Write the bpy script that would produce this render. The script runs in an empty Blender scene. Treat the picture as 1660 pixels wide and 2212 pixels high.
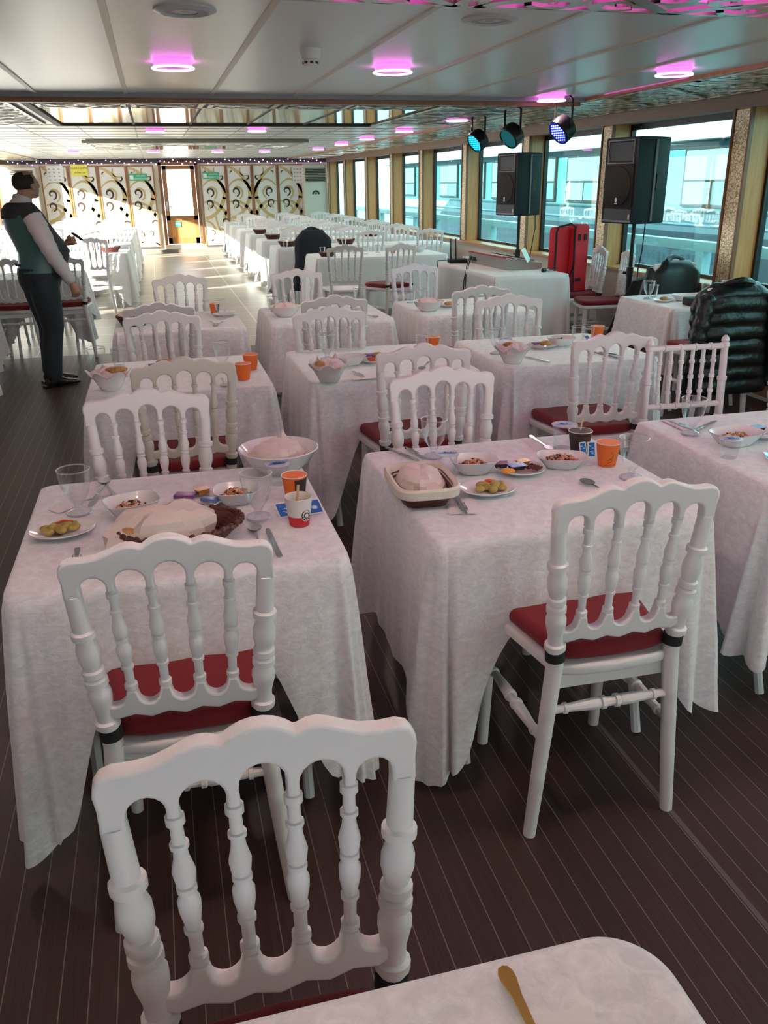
import bpy, bmesh, math, random
from mathutils import Vector, Matrix, noise
random.seed(7)
PI = math.pi
scene = bpy.context.scene
C = scene.collection
# ---------------------------------------------------------------- camera
cam_d = bpy.data.cameras.new('camera'); cam = bpy.data.objects.new('camera', cam_d); C.objects.link(cam)
cam_d.sensor_fit = 'HORIZONTAL'; cam_d.sensor_width = 36.0; cam_d.lens = 1800.0*36/1660
cam_d.clip_start = 0.02; cam_d.clip_end = 400
r_, u_, d_ = Vector((0.96746,-0.25271,-0.01298)), Vector((0.10476,0.35329,0.92963)), Vector((0.23034,0.90074,-0.36826))
M = Matrix.Identity(4)
for i in range(3):
    M[i][0], M[i][1], M[i][2] = r_[i], u_[i], -d_[i]
M[2][3] = 1.6
cam.matrix_world = M
scene.camera = cam
# ---------------------------------------------------------------- light and exposure
scene.view_settings.view_transform = 'Standard'; scene.view_settings.look = 'None'
scene.view_settings.gamma = 1.0; scene.view_settings.use_curve_mapping = False
scene.view_settings.exposure = 0.52
w = bpy.data.worlds.new('sky'); scene.world = w; w.use_nodes = True
bg = w.node_tree.nodes['Background']; bg.inputs[0].default_value = (0.78,0.90,1.0,1); bg.inputs[1].default_value = 3.0
sd = bpy.data.lights.new('sun','SUN'); sun = bpy.data.objects.new('sun', sd); C.objects.link(sun)
sd.energy = 26.0; sd.angle = math.radians(0.8); sd.color = (1.0,0.93,0.78)
el, az = math.radians(15), math.radians(32)
sdir = Vector((math.cos(el)*math.cos(az), math.cos(el)*math.sin(az), -math.sin(el)))
sun.rotation_euler = sdir.to_track_quat('-Z','Y').to_euler()

# ---------------------------------------------------------------- materials
def mat(name, col, rough=0.5, metal=0.0, bump=0.0, bscale=40, spec=0.5, emit=None, estr=0, sheen=0, var=0.0, vscale=8, stretch=None, coat=0):
    m = bpy.data.materials.new(name); m.use_nodes = True
    nt = m.node_tree; p = nt.nodes['Principled BSDF']
    p.inputs['Base Color'].default_value = (*col,1); p.inputs['Roughness'].default_value = rough
    p.inputs['Metallic'].default_value = metal; p.inputs['Specular IOR Level'].default_value = spec
    p.inputs['Sheen Weight'].default_value = sheen; p.inputs['Coat Weight'].default_value = coat
    if emit: p.inputs['Emission Color'].default_value = (*emit,1); p.inputs['Emission Strength'].default_value = estr
    if bump or var:
        tc = nt.nodes.new('ShaderNodeTexCoord'); mp = nt.nodes.new('ShaderNodeMapping'); nt.links.new(tc.outputs['Object'], mp.inputs[0])
        if stretch: mp.inputs['Scale'].default_value = stretch
    if bump:
        n = nt.nodes.new('ShaderNodeTexNoise'); n.inputs['Scale'].default_value = bscale; n.inputs['Detail'].default_value = 4
        b = nt.nodes.new('ShaderNodeBump'); b.inputs['Strength'].default_value = bump; b.inputs['Distance'].default_value = 0.01
        nt.links.new(mp.outputs[0], n.inputs['Vector']); nt.links.new(n.outputs['Fac'], b.inputs['Height']); nt.links.new(b.outputs[0], p.inputs['Normal'])
    if var:
        n2 = nt.nodes.new('ShaderNodeTexNoise'); n2.inputs['Scale'].default_value = vscale; n2.inputs['Detail'].default_value = 5
        cr = nt.nodes.new('ShaderNodeValToRGB')
        cr.color_ramp.elements[0].position = 0.35; cr.color_ramp.elements[1].position = 0.65
        cr.color_ramp.elements[0].color = (*[c*(1-var) for c in col],1); cr.color_ramp.elements[1].color = (*[min(1,c*(1+var*0.6)) for c in col],1)
        nt.links.new(mp.outputs[0], n2.inputs['Vector']); nt.links.new(n2.outputs['Fac'], cr.inputs[0]); nt.links.new(cr.outputs[0], p.inputs['Base Color'])
    return m
def glass(name, tint, gloss=0.12, rough=0.02, gcol=(1,1,1), pane=False, edge_white=0.3):
    m = bpy.data.materials.new(name); m.use_nodes = True; nt = m.node_tree; nt.nodes.clear()
    o = nt.nodes.new('ShaderNodeOutputMaterial'); t = nt.nodes.new('ShaderNodeBsdfTransparent'); g = nt.nodes.new('ShaderNodeBsdfGlossy'); mx = nt.nodes.new('ShaderNodeMixShader')
    t.inputs[0].default_value = (*tint,1); g.inputs[0].default_value = (*gcol,1); g.inputs['Roughness'].default_value = rough
    if pane: mx.inputs[0].default_value = gloss
    else:
        lw = nt.nodes.new('ShaderNodeLayerWeight'); lw.inputs['Blend'].default_value = gloss
        nt.links.new(lw.outputs['Facing'], mx.inputs[0])
        df = nt.nodes.new('ShaderNodeBsdfDiffuse'); df.inputs[0].default_value = (0.9,0.92,0.95,1); m2 = nt.nodes.new('ShaderNodeMixShader'); m2.inputs[0].default_value = edge_white  # white diffuse mixed in to stand for bright edge highlights
        nt.links.new(g.outputs[0], m2.inputs[1]); nt.links.new(df.outputs[0], m2.inputs[2]); g = m2
    nt.links.new(t.outputs[0], mx.inputs[1]); nt.links.new(g.outputs[0], mx.inputs[2]); nt.links.new(mx.outputs[0], o.inputs[0])
    return m
WHITE = mat('painted_white_wood', (0.78,0.74,0.74), 0.33, bump=0.05, bscale=14)
CREAM = mat('aged_cream_paint', (0.66,0.62,0.55), 0.38)
RED = mat('red_velvet', (0.20,0.006,0.014), 0.85, sheen=0.08, bump=0.12, bscale=120)
REDS = mat('red_case_fabric', (0.55,0.012,0.025), 0.75, bump=0.1, bscale=200)
BLACK = mat('black_fabric', (0.012,0.012,0.014), 0.8)
BLKP = mat('black_plastic', (0.008,0.012,0.016), 0.62, bump=0.04, bscale=300, spec=0.28)
BLKM = mat('black_metal', (0.015,0.015,0.017), 0.35, metal=0.3)
GRILL = mat('speaker_grille', (0.020,0.020,0.019), 0.75, bump=0.3, bscale=500, spec=0.25)
CHROME = mat('steel', (0.62,0.60,0.62), 0.16, metal=1.0)
GOLDST = mat('golden_steel', (0.75,0.48,0.14), 0.22, metal=1.0)
STEELW = mat('white_enamel_steel', (0.66,0.68,0.70), 0.4)
PORC = mat('porcelain', (0.80,0.78,0.77), 0.14, coat=0.3)
PAPER = mat('paper', (0.70,0.58,0.53), 0.75, bump=0.25, bscale=30)
PAPERP = mat('pink_paper', (0.78,0.60,0.60), 0.75, bump=0.25, bscale=30)
NAPK = mat('napkin_paper', (0.80,0.77,0.76), 0.8)
WICK = mat('wicker', (0.085,0.018,0.012), 0.4, bump=0.4, bscale=60)
LINER = mat('linen', (0.70,0.64,0.54), 0.85, bump=0.2, bscale=150)
BREAD = mat('bread', (0.50,0.27,0.09), 0.7, bump=0.5, bscale=60, var=0.4, vscale=30)
POTATO = mat('potato', (0.42,0.31,0.07), 0.4, var=0.3, vscale=40)
PEPPER = mat('red_pepper', (0.65,0.07,0.02), 0.3)
SALAD = mat('salad', (0.72,0.42,0.27), 0.5, var=0.4, vscale=60)
OLIVE = mat('dark_filling', (0.05,0.02,0.015), 0.4)
ORANGE = mat('orange_card', (0.80,0.16,0.02), 0.5)
COFB = mat('dark_card', (0.04,0.022,0.018), 0.5)
CUPW = mat('cup_white', (0.80,0.76,0.70), 0.55)
CUPR = mat('cup_red', (0.60,0.02,0.03), 0.5)
BLUE = mat('blue_print', (0.0,0.13,0.42), 0.45)
PURPLE = mat('purple_foil', (0.20,0.06,0.22), 0.3, var=0.4, vscale=80)
FOILB = mat('blue_foil', (0.15,0.22,0.5), 0.28, metal=0.4, var=0.4, vscale=50)
GOLDF = mat('amber_jam', (0.48,0.24,0.03), 0.25)
WOODS = mat('stirrer_wood', (0.62,0.42,0.22), 0.6)
GLASS = glass('clear_glass', (0.965,0.97,0.975), 0.22, edge_white=0.25)
FILMG = glass('plastic_film', (0.90,0.90,0.93), 0.45, 0.1, edge_white=0.6)
def cloth_mat():
    m = mat('crushed_velvet', (0.78,0.75,0.76), 0.62, sheen=0.6)
    nt = m.node_tree; p = nt.nodes['Principled BSDF']
    tc = nt.nodes.new('ShaderNodeTexCoord'); mp = nt.nodes.new('ShaderNodeMapping'); nt.links.new(tc.outputs['Object'], mp.inputs[0])
    mp.inputs['Scale'].default_value = (1,1,1.8); mp.inputs['Rotation'].default_value = (0.4,0.3,0.6)
    n = nt.nodes.new('ShaderNodeTexNoise'); n.inputs['Scale'].default_value = 34; n.inputs['Detail'].default_value = 6; n.inputs['Roughness'].default_value = 0.65; n.inputs['Distortion'].default_value = 0.7
    nt.links.new(mp.outputs[0], n.inputs['Vector'])
    b = nt.nodes.new('ShaderNodeBump'); b.inputs['Strength'].default_value = 0.4; b.inputs['Distance'].default_value = 0.008
    nt.links.new(n.outputs['Fac'], b.inputs['Height']); nt.links.new(b.outputs[0], p.inputs['Normal'])
    cr = nt.nodes.new('ShaderNodeValToRGB'); cr.color_ramp.elements[0].position = 0.38; cr.color_ramp.elements[1].position = 0.66
    cr.color_ramp.elements[0].color = (0.69,0.67,0.69,1); cr.color_ramp.elements[1].color = (0.84,0.82,0.83,1)
    nt.links.new(n.outputs['Fac'], cr.inputs[0]); nt.links.new(cr.outputs[0], p.inputs['Base Color'])
    return m
CLOTH = cloth_mat()
SATIN = mat('plain_satin_cloth', (0.78,0.80,0.80), 0.6, sheen=0.4, bump=0.1, bscale=9)
def wood(name, c1, c2, scale, rough=0.4):
    m = mat(name, c1, rough); nt = m.node_tree; p = nt.nodes['Principled BSDF']
    tc = nt.nodes.new('ShaderNodeTexCoord'); mp = nt.nodes.new('ShaderNodeMapping'); nt.links.new(tc.outputs['Object'], mp.inputs[0]); mp.inputs['Scale'].default_value = scale
    n = nt.nodes.new('ShaderNodeTexNoise'); n.inputs['Scale'].default_value = 6; n.inputs['Detail'].default_value = 6
    cr = nt.nodes.new('ShaderNodeValToRGB'); cr.color_ramp.elements[0].position=0.3; cr.color_ramp.elements[1].position=0.7
    cr.color_ramp.elements[0].color=(*c1,1); cr.color_ramp.elements[1].color=(*c2,1)
    nt.links.new(mp.outputs[0], n.inputs['Vector']); nt.links.new(n.outputs['Fac'], cr.inputs[0]); nt.links.new(cr.outputs[0], p.inputs['Base Color'])
    return m
WOOD = wood('pale_oak', (0.48,0.20,0.060), (0.60,0.28,0.095), (8,8,0.6))
WOODD = wood('brown_frame_wood', (0.17,0.06,0.025), (0.25,0.10,0.04), (8,8,0.8))
WOODM = wood('door_wood', (0.30,0.12,0.04), (0.38,0.17,0.06), (8,8,0.8))
WALLM = mat('pale_panel_wall', (0.60,0.53,0.45), 0.6)
TRIMW = mat('cream_trim', (0.70,0.64,0.54), 0.4)
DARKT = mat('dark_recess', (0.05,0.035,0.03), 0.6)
MIRROR = mat('mirror_panel', (0.75,0.70,0.64), 0.07, metal=1.0)
GOLD = mat('gold_sheet', (0.62,0.50,0.30), 0.25, metal=1.0)
SILV = mat('brushed_scroll_metal', (0.60,0.56,0.50), 0.28, metal=0.9)
GOLDR = mat('ochre_scroll_paint', (0.56,0.42,0.19), 0.5)
DARKR = mat('dark_scroll_paint', (0.045,0.025,0.02), 0.5)
PANW = mat('white_laminate', (0.80,0.78,0.74), 0.35)
GREENS = mat('green_sign', (0.05,0.45,0.25), 0.5); YELS = mat('yellow_sign', (0.82,0.72,0.10), 0.5)
INK = mat('ink', (0.05,0.05,0.05), 0.6); WINK = mat('white_ink', (0.85,0.85,0.85), 0.5)
def floor_mats():
    m = mat('dark_planks', (0.075,0.050,0.045), 0.42, spec=0.35)
    nt = m.node_tree; p = nt.nodes['Principled BSDF']; L = nt.links
    g = nt.nodes.new('ShaderNodeNewGeometry'); sx = nt.nodes.new('ShaderNodeSeparateXYZ'); L.new(g.outputs['Position'], sx.inputs[0])
    def math_(op, a, b=None):
        n = nt.nodes.new('ShaderNodeMath'); n.operation = op
        for i, v in enumerate((a, b)):
            if v is None: continue
            if isinstance(v, (int, float)): n.inputs[i].default_value = v
            else: L.new(v, n.inputs[i])
        return n.outputs[0]
    t = math_('DIVIDE', math_('ADD', sx.outputs[0], 10.006), 0.0595)
    f = math_('FRACT', t); idx = math_('FLOOR', t)
    line = math_('LESS_THAN', f, 0.038)
    wn = nt.nodes.new('ShaderNodeTexWhiteNoise'); wn.noise_dimensions = '1D'; L.new(idx, wn.inputs['W'])
    mp = nt.nodes.new('ShaderNodeMapping'); L.new(g.outputs['Position'], mp.inputs[0]); mp.inputs['Scale'].default_value = (60,1.5,1)
    n = nt.nodes.new('ShaderNodeTexNoise'); n.inputs['Scale'].default_value = 3; n.inputs['Detail'].default_value = 5; L.new(mp.outputs[0], n.inputs['Vector'])
    cr = nt.nodes.new('ShaderNodeValToRGB'); cr.color_ramp.elements[0].position=0.25; cr.color_ramp.elements[1].position=0.8
    cr.color_ramp.elements[0].color=(0.040,0.022,0.019,1); cr.color_ramp.elements[1].color=(0.072,0.040,0.034,1)
    L.new(math_('ADD', math_('MULTIPLY', n.outputs['Fac'], 0.75), math_('MULTIPLY', wn.outputs['Value'], 0.25)), cr.inputs[0])
    mx = nt.nodes.new('ShaderNodeMix'); mx.data_type='RGBA'; L.new(line, mx.inputs['Factor']); L.new(cr.outputs[0], mx.inputs['A']); mx.inputs['B'].default_value=(0.24,0.19,0.175,1)
    L.new(mx.outputs['Result'], p.inputs['Base Color'])
    m2 = mat('beige_tiles', (0.36,0.33,0.27), 0.35)
    nt = m2.node_tree; p = nt.nodes['Principled BSDF']
    g = nt.nodes.new('ShaderNodeNewGeometry'); b = nt.nodes.new('ShaderNodeTexBrick'); b.offset = 0.0
    mp = nt.nodes.new('ShaderNodeMapping'); mp.inputs['Location'].default_value = (-1.10,0,0)
    nt.links.new(g.outputs['Position'], mp.inputs[0]); nt.links.new(mp.outputs[0], b.inputs['Vector'])
    b.inputs['Scale'].default_value = 1.0; b.inputs['Brick Width'].default_value = 1.2; b.inputs['Row Height'].default_value = 0.6; b.inputs['Mortar Size'].default_value = 0.010
    b.inputs['Color1'].default_value=(0.34,0.31,0.25,1); b.inputs['Color2'].default_value=(0.30,0.27,0.22,1); b.inputs['Mortar'].default_value=(0.62,0.60,0.52,1)
    nt.links.new(b.outputs['Color'], p.inputs['Base Color'])
    return m, m2
PLANK, TILE = floor_mats()
CEIL = mat('satin_ceiling_panel', (0.76,0.80,0.80), 0.30, spec=0.6, bump=0.03, bscale=3)
CEILF = mat('white_ceiling_panel', (0.78,0.80,0.76), 0.30, spec=0.5)
def gold_pattern():
    m = mat('gold_filigree', (0.6,0.45,0.22), 0.38, metal=0.35); nt = m.node_tree; p = nt.nodes['Principled BSDF']
    g = nt.nodes.new('ShaderNodeNewGeometry'); n = nt.nodes.new('ShaderNodeTexVoronoi'); n.feature='DISTANCE_TO_EDGE'; n.inputs['Scale'].default_value = 46
    nz = nt.nodes.new('ShaderNodeTexNoise'); nz.inputs['Scale'].default_value = 9; mxv = nt.nodes.new('ShaderNodeMix'); mxv.data_type='VECTOR'; mxv.inputs['Factor'].default_value = 0.12
    nt.links.new(g.outputs['Position'], nz.inputs['Vector']); nt.links.new(g.outputs['Position'], mxv.inputs['A']); nt.links.new(nz.outputs['Color'], mxv.inputs['B']); nt.links.new(mxv.outputs['Result'], n.inputs['Vector'])
    cr = nt.nodes.new('ShaderNodeValToRGB'); cr.color_ramp.elements[0].position=0.05; cr.color_ramp.elements[1].position=0.12
    cr.color_ramp.elements[0].color=(0.38,0.25,0.12,1); cr.color_ramp.elements[1].color=(0.86,0.76,0.50,1)
    nt.links.new(n.outputs['Distance'], cr.inputs[0]); nt.links.new(cr.outputs[0], p.inputs['Base Color'])
    return m
GOLDP = gold_pattern()
WINGL = glass('tinted_window_glass', (0.68,0.93,0.93), 0.08, 0.0, pane=True)
DOORGL = glass('door_glass', (0.96,0.98,1.0), 0.03, 0.0, pane=True)
PINK = mat('magenta_led', (0.9,0.3,0.9), 0.4, emit=(1.0,0.30,0.90), estr=4.5)
PINKS = mat('magenta_diffuser', (0.8,0.2,0.8), 0.4, emit=(0.85,0.10,0.75), estr=1.8)
PINKG = mat('magenta_strip', (0.8,0.2,0.8), 0.4, emit=(0.80,0.07,0.55), estr=0.8)
HULL = mat('ship_white', (0.30,0.40,0.42), 0.45); RAILM = mat('rail_paint', (0.45,0.64,0.68), 0.4)
SHIPWIN = mat('ship_window', (0.05,0.10,0.11), 0.08, spec=0.8); WATER = mat('water', (0.02,0.06,0.07), 0.15, bump=0.5, bscale=3)
SKIN = mat('skin', (0.50,0.26,0.18), 0.55); HAIR = mat('hair', (0.035,0.028,0.018), 0.8, bump=0.4, bscale=90)
SHIRT = mat('shirt_cotton', (0.72,0.64,0.66), 0.8, bump=0.2, bscale=14); VESTB = mat('vest_satin', (0.06,0.15,0.15), 0.35, bump=0.3, bscale=8)
VESTF = mat('vest_wool', (0.04,0.038,0.045), 0.8); TROU = mat('trouser_wool', (0.012,0.020,0.028), 0.7, bump=0.2, bscale=10); SHOE = mat('shoe_leather', (0.008,0.008,0.009), 0.28)

# ---------------------------------------------------------------- mesh helpers
class MB:
    def __init__(s): s.v=[]; s.f=[]; s.mi=[]; s.mats=[]; s.sm=[]
    def slot(s, m):
        if m not in s.mats: s.mats.append(m)
        return s.mats.index(m)
    def add(s, vs, fs, m, T=None, smooth=True):
        o = len(s.v); k = s.slot(m)
        s.v += [tuple(T @ Vector(v)) if T else tuple(v) for v in vs]
        for f in fs: s.f.append(tuple(i+o for i in f)); s.mi.append(k); s.sm.append(smooth)
        return s
    def box(s, x0,x1,y0,y1,z0,z1, m, T=None, bev=0):
        if bev:
            b = bev
            xs=[x0,x0+b,x1-b,x1]; 
            bm = bmesh.new(); bmesh.ops.create_cube(bm, size=1)
            for v in bm.verts: v.co = Vector((x0+(v.co.x+.5)*(x1-x0), y0+(v.co.y+.5)*(y1-y0), z0+(v.co.z+.5)*(z1-z0)))
            bmesh.ops.bevel(bm, geom=bm.edges[:], offset=b, segments=2, affect='EDGES', profile=0.6)
            s.bm(bm, m, T, False); return s
        v=[(x0,y0,z0),(x1,y0,z0),(x1,y1,z0),(x0,y1,z0),(x0,y0,z1),(x1,y0,z1),(x1,y1,z1),(x0,y1,z1)]
        f=[(0,3,2,1),(4,5,6,7),(0,1,5,4),(1,2,6,5),(2,3,7,6),(3,0,4,7)]
        return s.add(v,f,m,T,False)
    def bm(s, bm, m, T=None, smooth=True):
        bm.verts.ensure_lookup_table(); bm.verts.index_update()
        s.add([tuple(v.co) for v in bm.verts], [tuple(v.index for v in f.verts) for f in bm.faces], m, T, smooth); bm.free(); return s
    def lathe(s, prof, m, T=None, seg=16, cap=True):
        vs=[];fs=[];n=len(prof)
        for r,z in prof:
            for k in range(seg):
                a=2*PI*k/seg; vs.append((r*math.cos(a), r*math.sin(a), z))
        for i in range(n-1):
            for k in range(seg):
                k2=(k+1)%seg; fs.append((i*seg+k, i*seg+k2, (i+1)*seg+k2, (i+1)*seg+k))
        if cap:
            fs.append(tuple(range(seg-1,-1,-1))); fs.append(tuple((n-1)*seg+k for k in range(seg)))
        return s.add(vs,fs,m,T)
    def turned(s, p0, p1, prof, m, seg=12):
        p0,p1=Vector(p0),Vector(p1); d=p1-p0; L=d.length
        T=Matrix.Translation(p0) @ d.to_track_quat('Z','Y').to_matrix().to_4x4()
        return s.lathe([(r,t*L) for t,r in prof], m, T, seg)
    def tube(s, pts, rad, m, seg=8, cap=True):
        pts=[Vector(p) for p in pts]; n=len(pts); vs=[];fs=[]
        if isinstance(rad,(int,float)): rad=[rad]*n
        prev=None
        for i,p in enumerate(pts):
            d=(pts[min(i+1,n-1)]-pts[max(i-1,0)]).normalized()
            if prev is None:
                a=Vector((0,0,1)) if abs(d.z)<0.9 else Vector((1,0,0)); u=d.cross(a).normalized()
            else: u=(prev-d*prev.dot(d)).normalized()
            prev=u; w_=d.cross(u)
            for k in range(seg):
                a=2*PI*k/seg; vs.append(tuple(p+(u*math.cos(a)+w_*math.sin(a))*rad[i]))
        for i in range(n-1):
            for k in range(seg):
                k2=(k+1)%seg; fs.append((i*seg+k,i*seg+k2,(i+1)*seg+k2,(i+1)*seg+k))
        if cap: fs.append(tuple(range(seg-1,-1,-1))); fs.append(tuple((n-1)*seg+k for k in range(seg)))
        return s.add(vs,fs,m)
    def rings(s, rr, m, cap=True, T=None):
        n=len(rr); k=len(rr[0]); vs=[p for r in rr for p in r]; fs=[]
        for i in range(n-1):
            for j in range(k):
                j2=(j+1)%k; fs.append((i*k+j,i*k+j2,(i+1)*k+j2,(i+1)*k+j))
        if cap: fs.append(tuple(range(k-1,-1,-1))); fs.append(tuple((n-1)*k+j for j in range(k)))
        return s.add(vs,fs,m,T)
    def prism(s, outlines, depth, m, T=None, bev=0.0, res=2):
        cu=bpy.data.curves.new('tmp','CURVE'); cu.dimensions='2D'; cu.fill_mode='BOTH'
        cu.extrude=max(depth/2-bev,0.0001); cu.bevel_depth=bev; cu.bevel_resolution=res; cu.offset=-bev
        for o in outlines:
            sp=cu.splines.new('POLY'); sp.points.add(len(o)-1); sp.use_cyclic_u=True
            for i,p in enumerate(o): sp.points[i].co=(p[0],p[1],0,1)
        ob=bpy.data.objects.new('tmp',cu); me=bpy.data.meshes.new_from_object(ob)
        s.add([tuple(v.co) for v in me.vertices],[tuple(p.vertices) for p in me.polygons],m,T, False)
        bpy.data.objects.remove(ob); bpy.data.curves.remove(cu); bpy.data.meshes.remove(me); return s
    def text(s, body, size, m, T, depth=0.0006, align='CENTER'):
        cu=bpy.data.curves.new('tmp','FONT'); cu.body=body; cu.size=size; cu.extrude=depth; cu.align_x=align; cu.align_y='CENTER'; cu.resolution_u=3
        ob=bpy.data.objects.new('tmp',cu); me=bpy.data.meshes.new_from_object(ob)
        s.add([tuple(v.co) for v in me.vertices],[tuple(p.vertices) for p in me.polygons],m,T,False)
        bpy.data.objects.remove(ob); bpy.data.curves.remove(cu); bpy.data.meshes.remove(me); return s
    def mesh(s, name):
        me=bpy.data.meshes.new(name); me.from_pydata(s.v,[],s.f)
        for m in s.mats: me.materials.append(m)
        me.polygons.foreach_set('material_index', s.mi); me.polygons.foreach_set('use_smooth', s.sm); me.update()
        return me
    def build(s, name, parent=None, loc=(0,0,0), rotz=0, sharp=35):
        me=s.mesh(name)
        try: me.set_sharp_from_angle(angle=math.radians(sharp))
        except Exception: pass
        o=bpy.data.objects.new(name,me); C.objects.link(o); o.location=loc; o.rotation_euler=(0,0,rotz)
        if parent: o.parent=parent
        return o
def tag(o, label, cat, group=None, kind=None):
    o['label']=label; o['category']=cat
    if group: o['group']=group
    if kind: o['kind']=kind
    return o
def thing(name, label, cat, loc=(0,0,0), rotz=0, group=None):
    o=bpy.data.objects.new(name,None); C.objects.link(o); o.location=loc; o.rotation_euler=(0,0,rotz); o.empty_display_size=0.05
    return tag(o,label,cat,group)
def struct(name, mb, parent=None):
    o=mb.build(name,parent)
    if not parent: o['kind']='structure'
    return o
def dup(root, loc, rotz, label, group=None, scale=None, rx=None):
    r=root.copy(); C.objects.link(r); r.location=loc; r.rotation_euler=(rx or 0,0,rotz)
    if label: r['label']=label
    if group: r['group']=group
    elif 'group' in r: del r['group']
    if scale: r.scale=scale
    for ch in list(root.children):
        c=ch.copy(); C.objects.link(c); c.parent=r
        for g in ch.children:
            d=g.copy(); C.objects.link(d); d.parent=c
    return r
class Once:
    """first call moves the prototype, later calls copy it"""
    def __init__(s, fn): s.fn=fn; s.o=None
    def __call__(s, loc, rotz, label, group=None, scale=None):
        if s.o is None:
            s.o=s.fn(); s.o.location=loc; s.o.rotation_euler=(0,0,rotz); s.o['label']=label
            if group: s.o['group']=group
            if scale: s.o.scale=scale
            return s.o
        return dup(s.o, loc, rotz, label, group, scale or (1,1,1))
TZ=0.75; TT=0.7545
def RX(a): return Matrix.Rotation(a,4,'X')
def RY(a): return Matrix.Rotation(a,4,'Y')
def RZ(a): return Matrix.Rotation(a,4,'Z')
def TR(x,y,z): return Matrix.Translation((x,y,z))

# ================================================================ STRUCTURE
XL, XR, YB, YF, ZC = -3.45, 4.60, -2.6, 22.6, 2.2
PX = 4.36           # inner face of window piers
m=MB(); m.box(XL-.3,XR+.3,YB-.3,9.0,-0.1,0.0,PLANK); m.box(XL-.3,XR+.3,9.0,YF+.3,-0.1,0.0,TILE)
m.box(1.185,1.199,YB,9.0,0,0.0012,mat('seam_strip',(0.12,0.10,0.095),0.3)); struct('floor',m)
m=MB(); m.box(XL-.3,XR+.3,YB-.3,6.8,ZC,ZC+.08,CEIL); m.box(XL-.3,XR+.3,6.8,YF+.3,ZC,ZC+.08,CEILF); struct('ceiling',m)
# seams on the near ceiling
m=MB()
for i in range(-5,6):
    x=-0.10+i*0.595
    if x<3.3: m.box(x-.014,x+.014,YB,6.75,ZC-.007,ZC,TRIMW)
struct('trim_1',m)
# crosswise beam
m=MB(); m.box(XL,3.42,6.72,6.80,ZC-.028,ZC,mat('grey_trim',(0.30,0.29,0.31),0.4)); m.box(XL,3.42,6.801,6.86,ZC-.055,ZC,WOODM); struct('trim_2',m)
# grid of seams on far ceiling
m=MB()
for i in range(-5,6): 
    x=-0.10+i*0.595
    if x<3.3: m.box(x-.006,x+.006,9.9,YF,ZC-.004,ZC,mat('seam_grey',(0.45,0.46,0.44),0.5) if i==-5 else bpy.data.materials['seam_grey'])
for k in range(21): m.box(XL,3.4,10.1+k*0.6-.006,10.1+k*0.6+.006,ZC-.004,ZC,bpy.data.materials['seam_grey'])
struct('trim_3',m)
def spiral(mb, cx, cy, R, turns, w0, a0, sgn, mtl, T, th=0.002, n=26, tail=None):
    pts=[]
    for i in range(n+1):
        t=i/n; a=a0+sgn*turns*2*PI*t; r=R*(1-t)**0.9+R*0.12
        pts.append((cx+r*math.cos(a), cy+r*math.sin(a), w0*(math.sin(PI*min(1,t*1.15+.12))**0.7*0.9+0.12)))
    ribbon(mb,pts,mtl,T,th)
def ribbon(mb, pts, mtl, T, th=0.002):
    vs=[];fs=[];n=len(pts)
    for i,(x,y,wd) in enumerate(pts):
        x0,y0,_=pts[max(0,i-1)]; x1,y1,_=pts[min(n-1,i+1)]
        dx,dy=x1-x0,y1-y0; l=math.hypot(dx,dy) or 1; nx,ny=-dy/l*wd/2,dx/l*wd/2
        vs+=[(x+nx,y+ny,0),(x-nx,y-ny,0),(x+nx,y+ny,th),(x-nx,y-ny,th)]
    for i in range(n-1):
        a=4*i;b=a+4
        fs+=[(a+2,a+3,b+3,b+2),(a,b,b+1,a+1),(a,a+2,b+2,b),(a+1,b+1,b+3,a+3)]
    mb.add(vs,fs,mtl,T,False)
def bez(p0,p1,p2,p3,w0,w1,w2,n=14):
    o=[]
    for i in range(n+1):
        t=i/n; a=(1-t)**3;b=3*t*(1-t)**2;c=3*t*t*(1-t);d=t**3
        o.append((a*p0[0]+b*p1[0]+c*p2[0]+d*p3[0], a*p0[1]+b*p1[1]+c*p2[1]+d*p3[1], (1-t)**2*w0+2*t*(1-t)*w1+t*t*w2))
    return o
def scroll_field(mb, x0,x1,y0,y1, mtl, T, cell=0.3, th=0.006, w0=0.03, fr=0.03):
    """an openwork plate: border strips and rows of paired spirals joined by S bands"""
    for a in ((x0,x1,y0,y0+fr),(x0,x1,y1-fr,y1),(x0,x0+fr,y0,y1),(x1-fr,x1,y0,y1)): mb.box(a[0],a[1],a[2],a[3],0,th,mtl,T)
    nx=max(1,round((x1-x0)/cell)); ny=max(1,round((y1-y0)/cell)); sx=(x1-x0)/nx; sy=(y1-y0)/ny
    for i in range(nx):
        for j in range(ny):
            cx=x0+(i+.5)*sx; cy=y0+(j+.5)*sy; k=(i+j)%2; s=1 if k else -1
            spiral(mb,cx-sx*.2*s,cy+sy*.14,min(sx,sy)*.27,1.2,w0,0.6 if k else 2.6,s,mtl,T,th,16)
            spiral(mb,cx+sx*.24*s,cy-sy*.22,min(sx,sy)*.2,1.1,w0*.8,2.4 if k else 0.4,-s,mtl,T,th,14)
            ribbon(mb,bez((cx-sx*.5,cy-sy*.5*s),(cx-sx*.1,cy-sy*.1),(cx+sx*.1,cy+sy*.1*s),(cx+sx*.5,cy+sy*.5*s),w0,w0*1.5,w0*.7),mtl,T,th)
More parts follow.
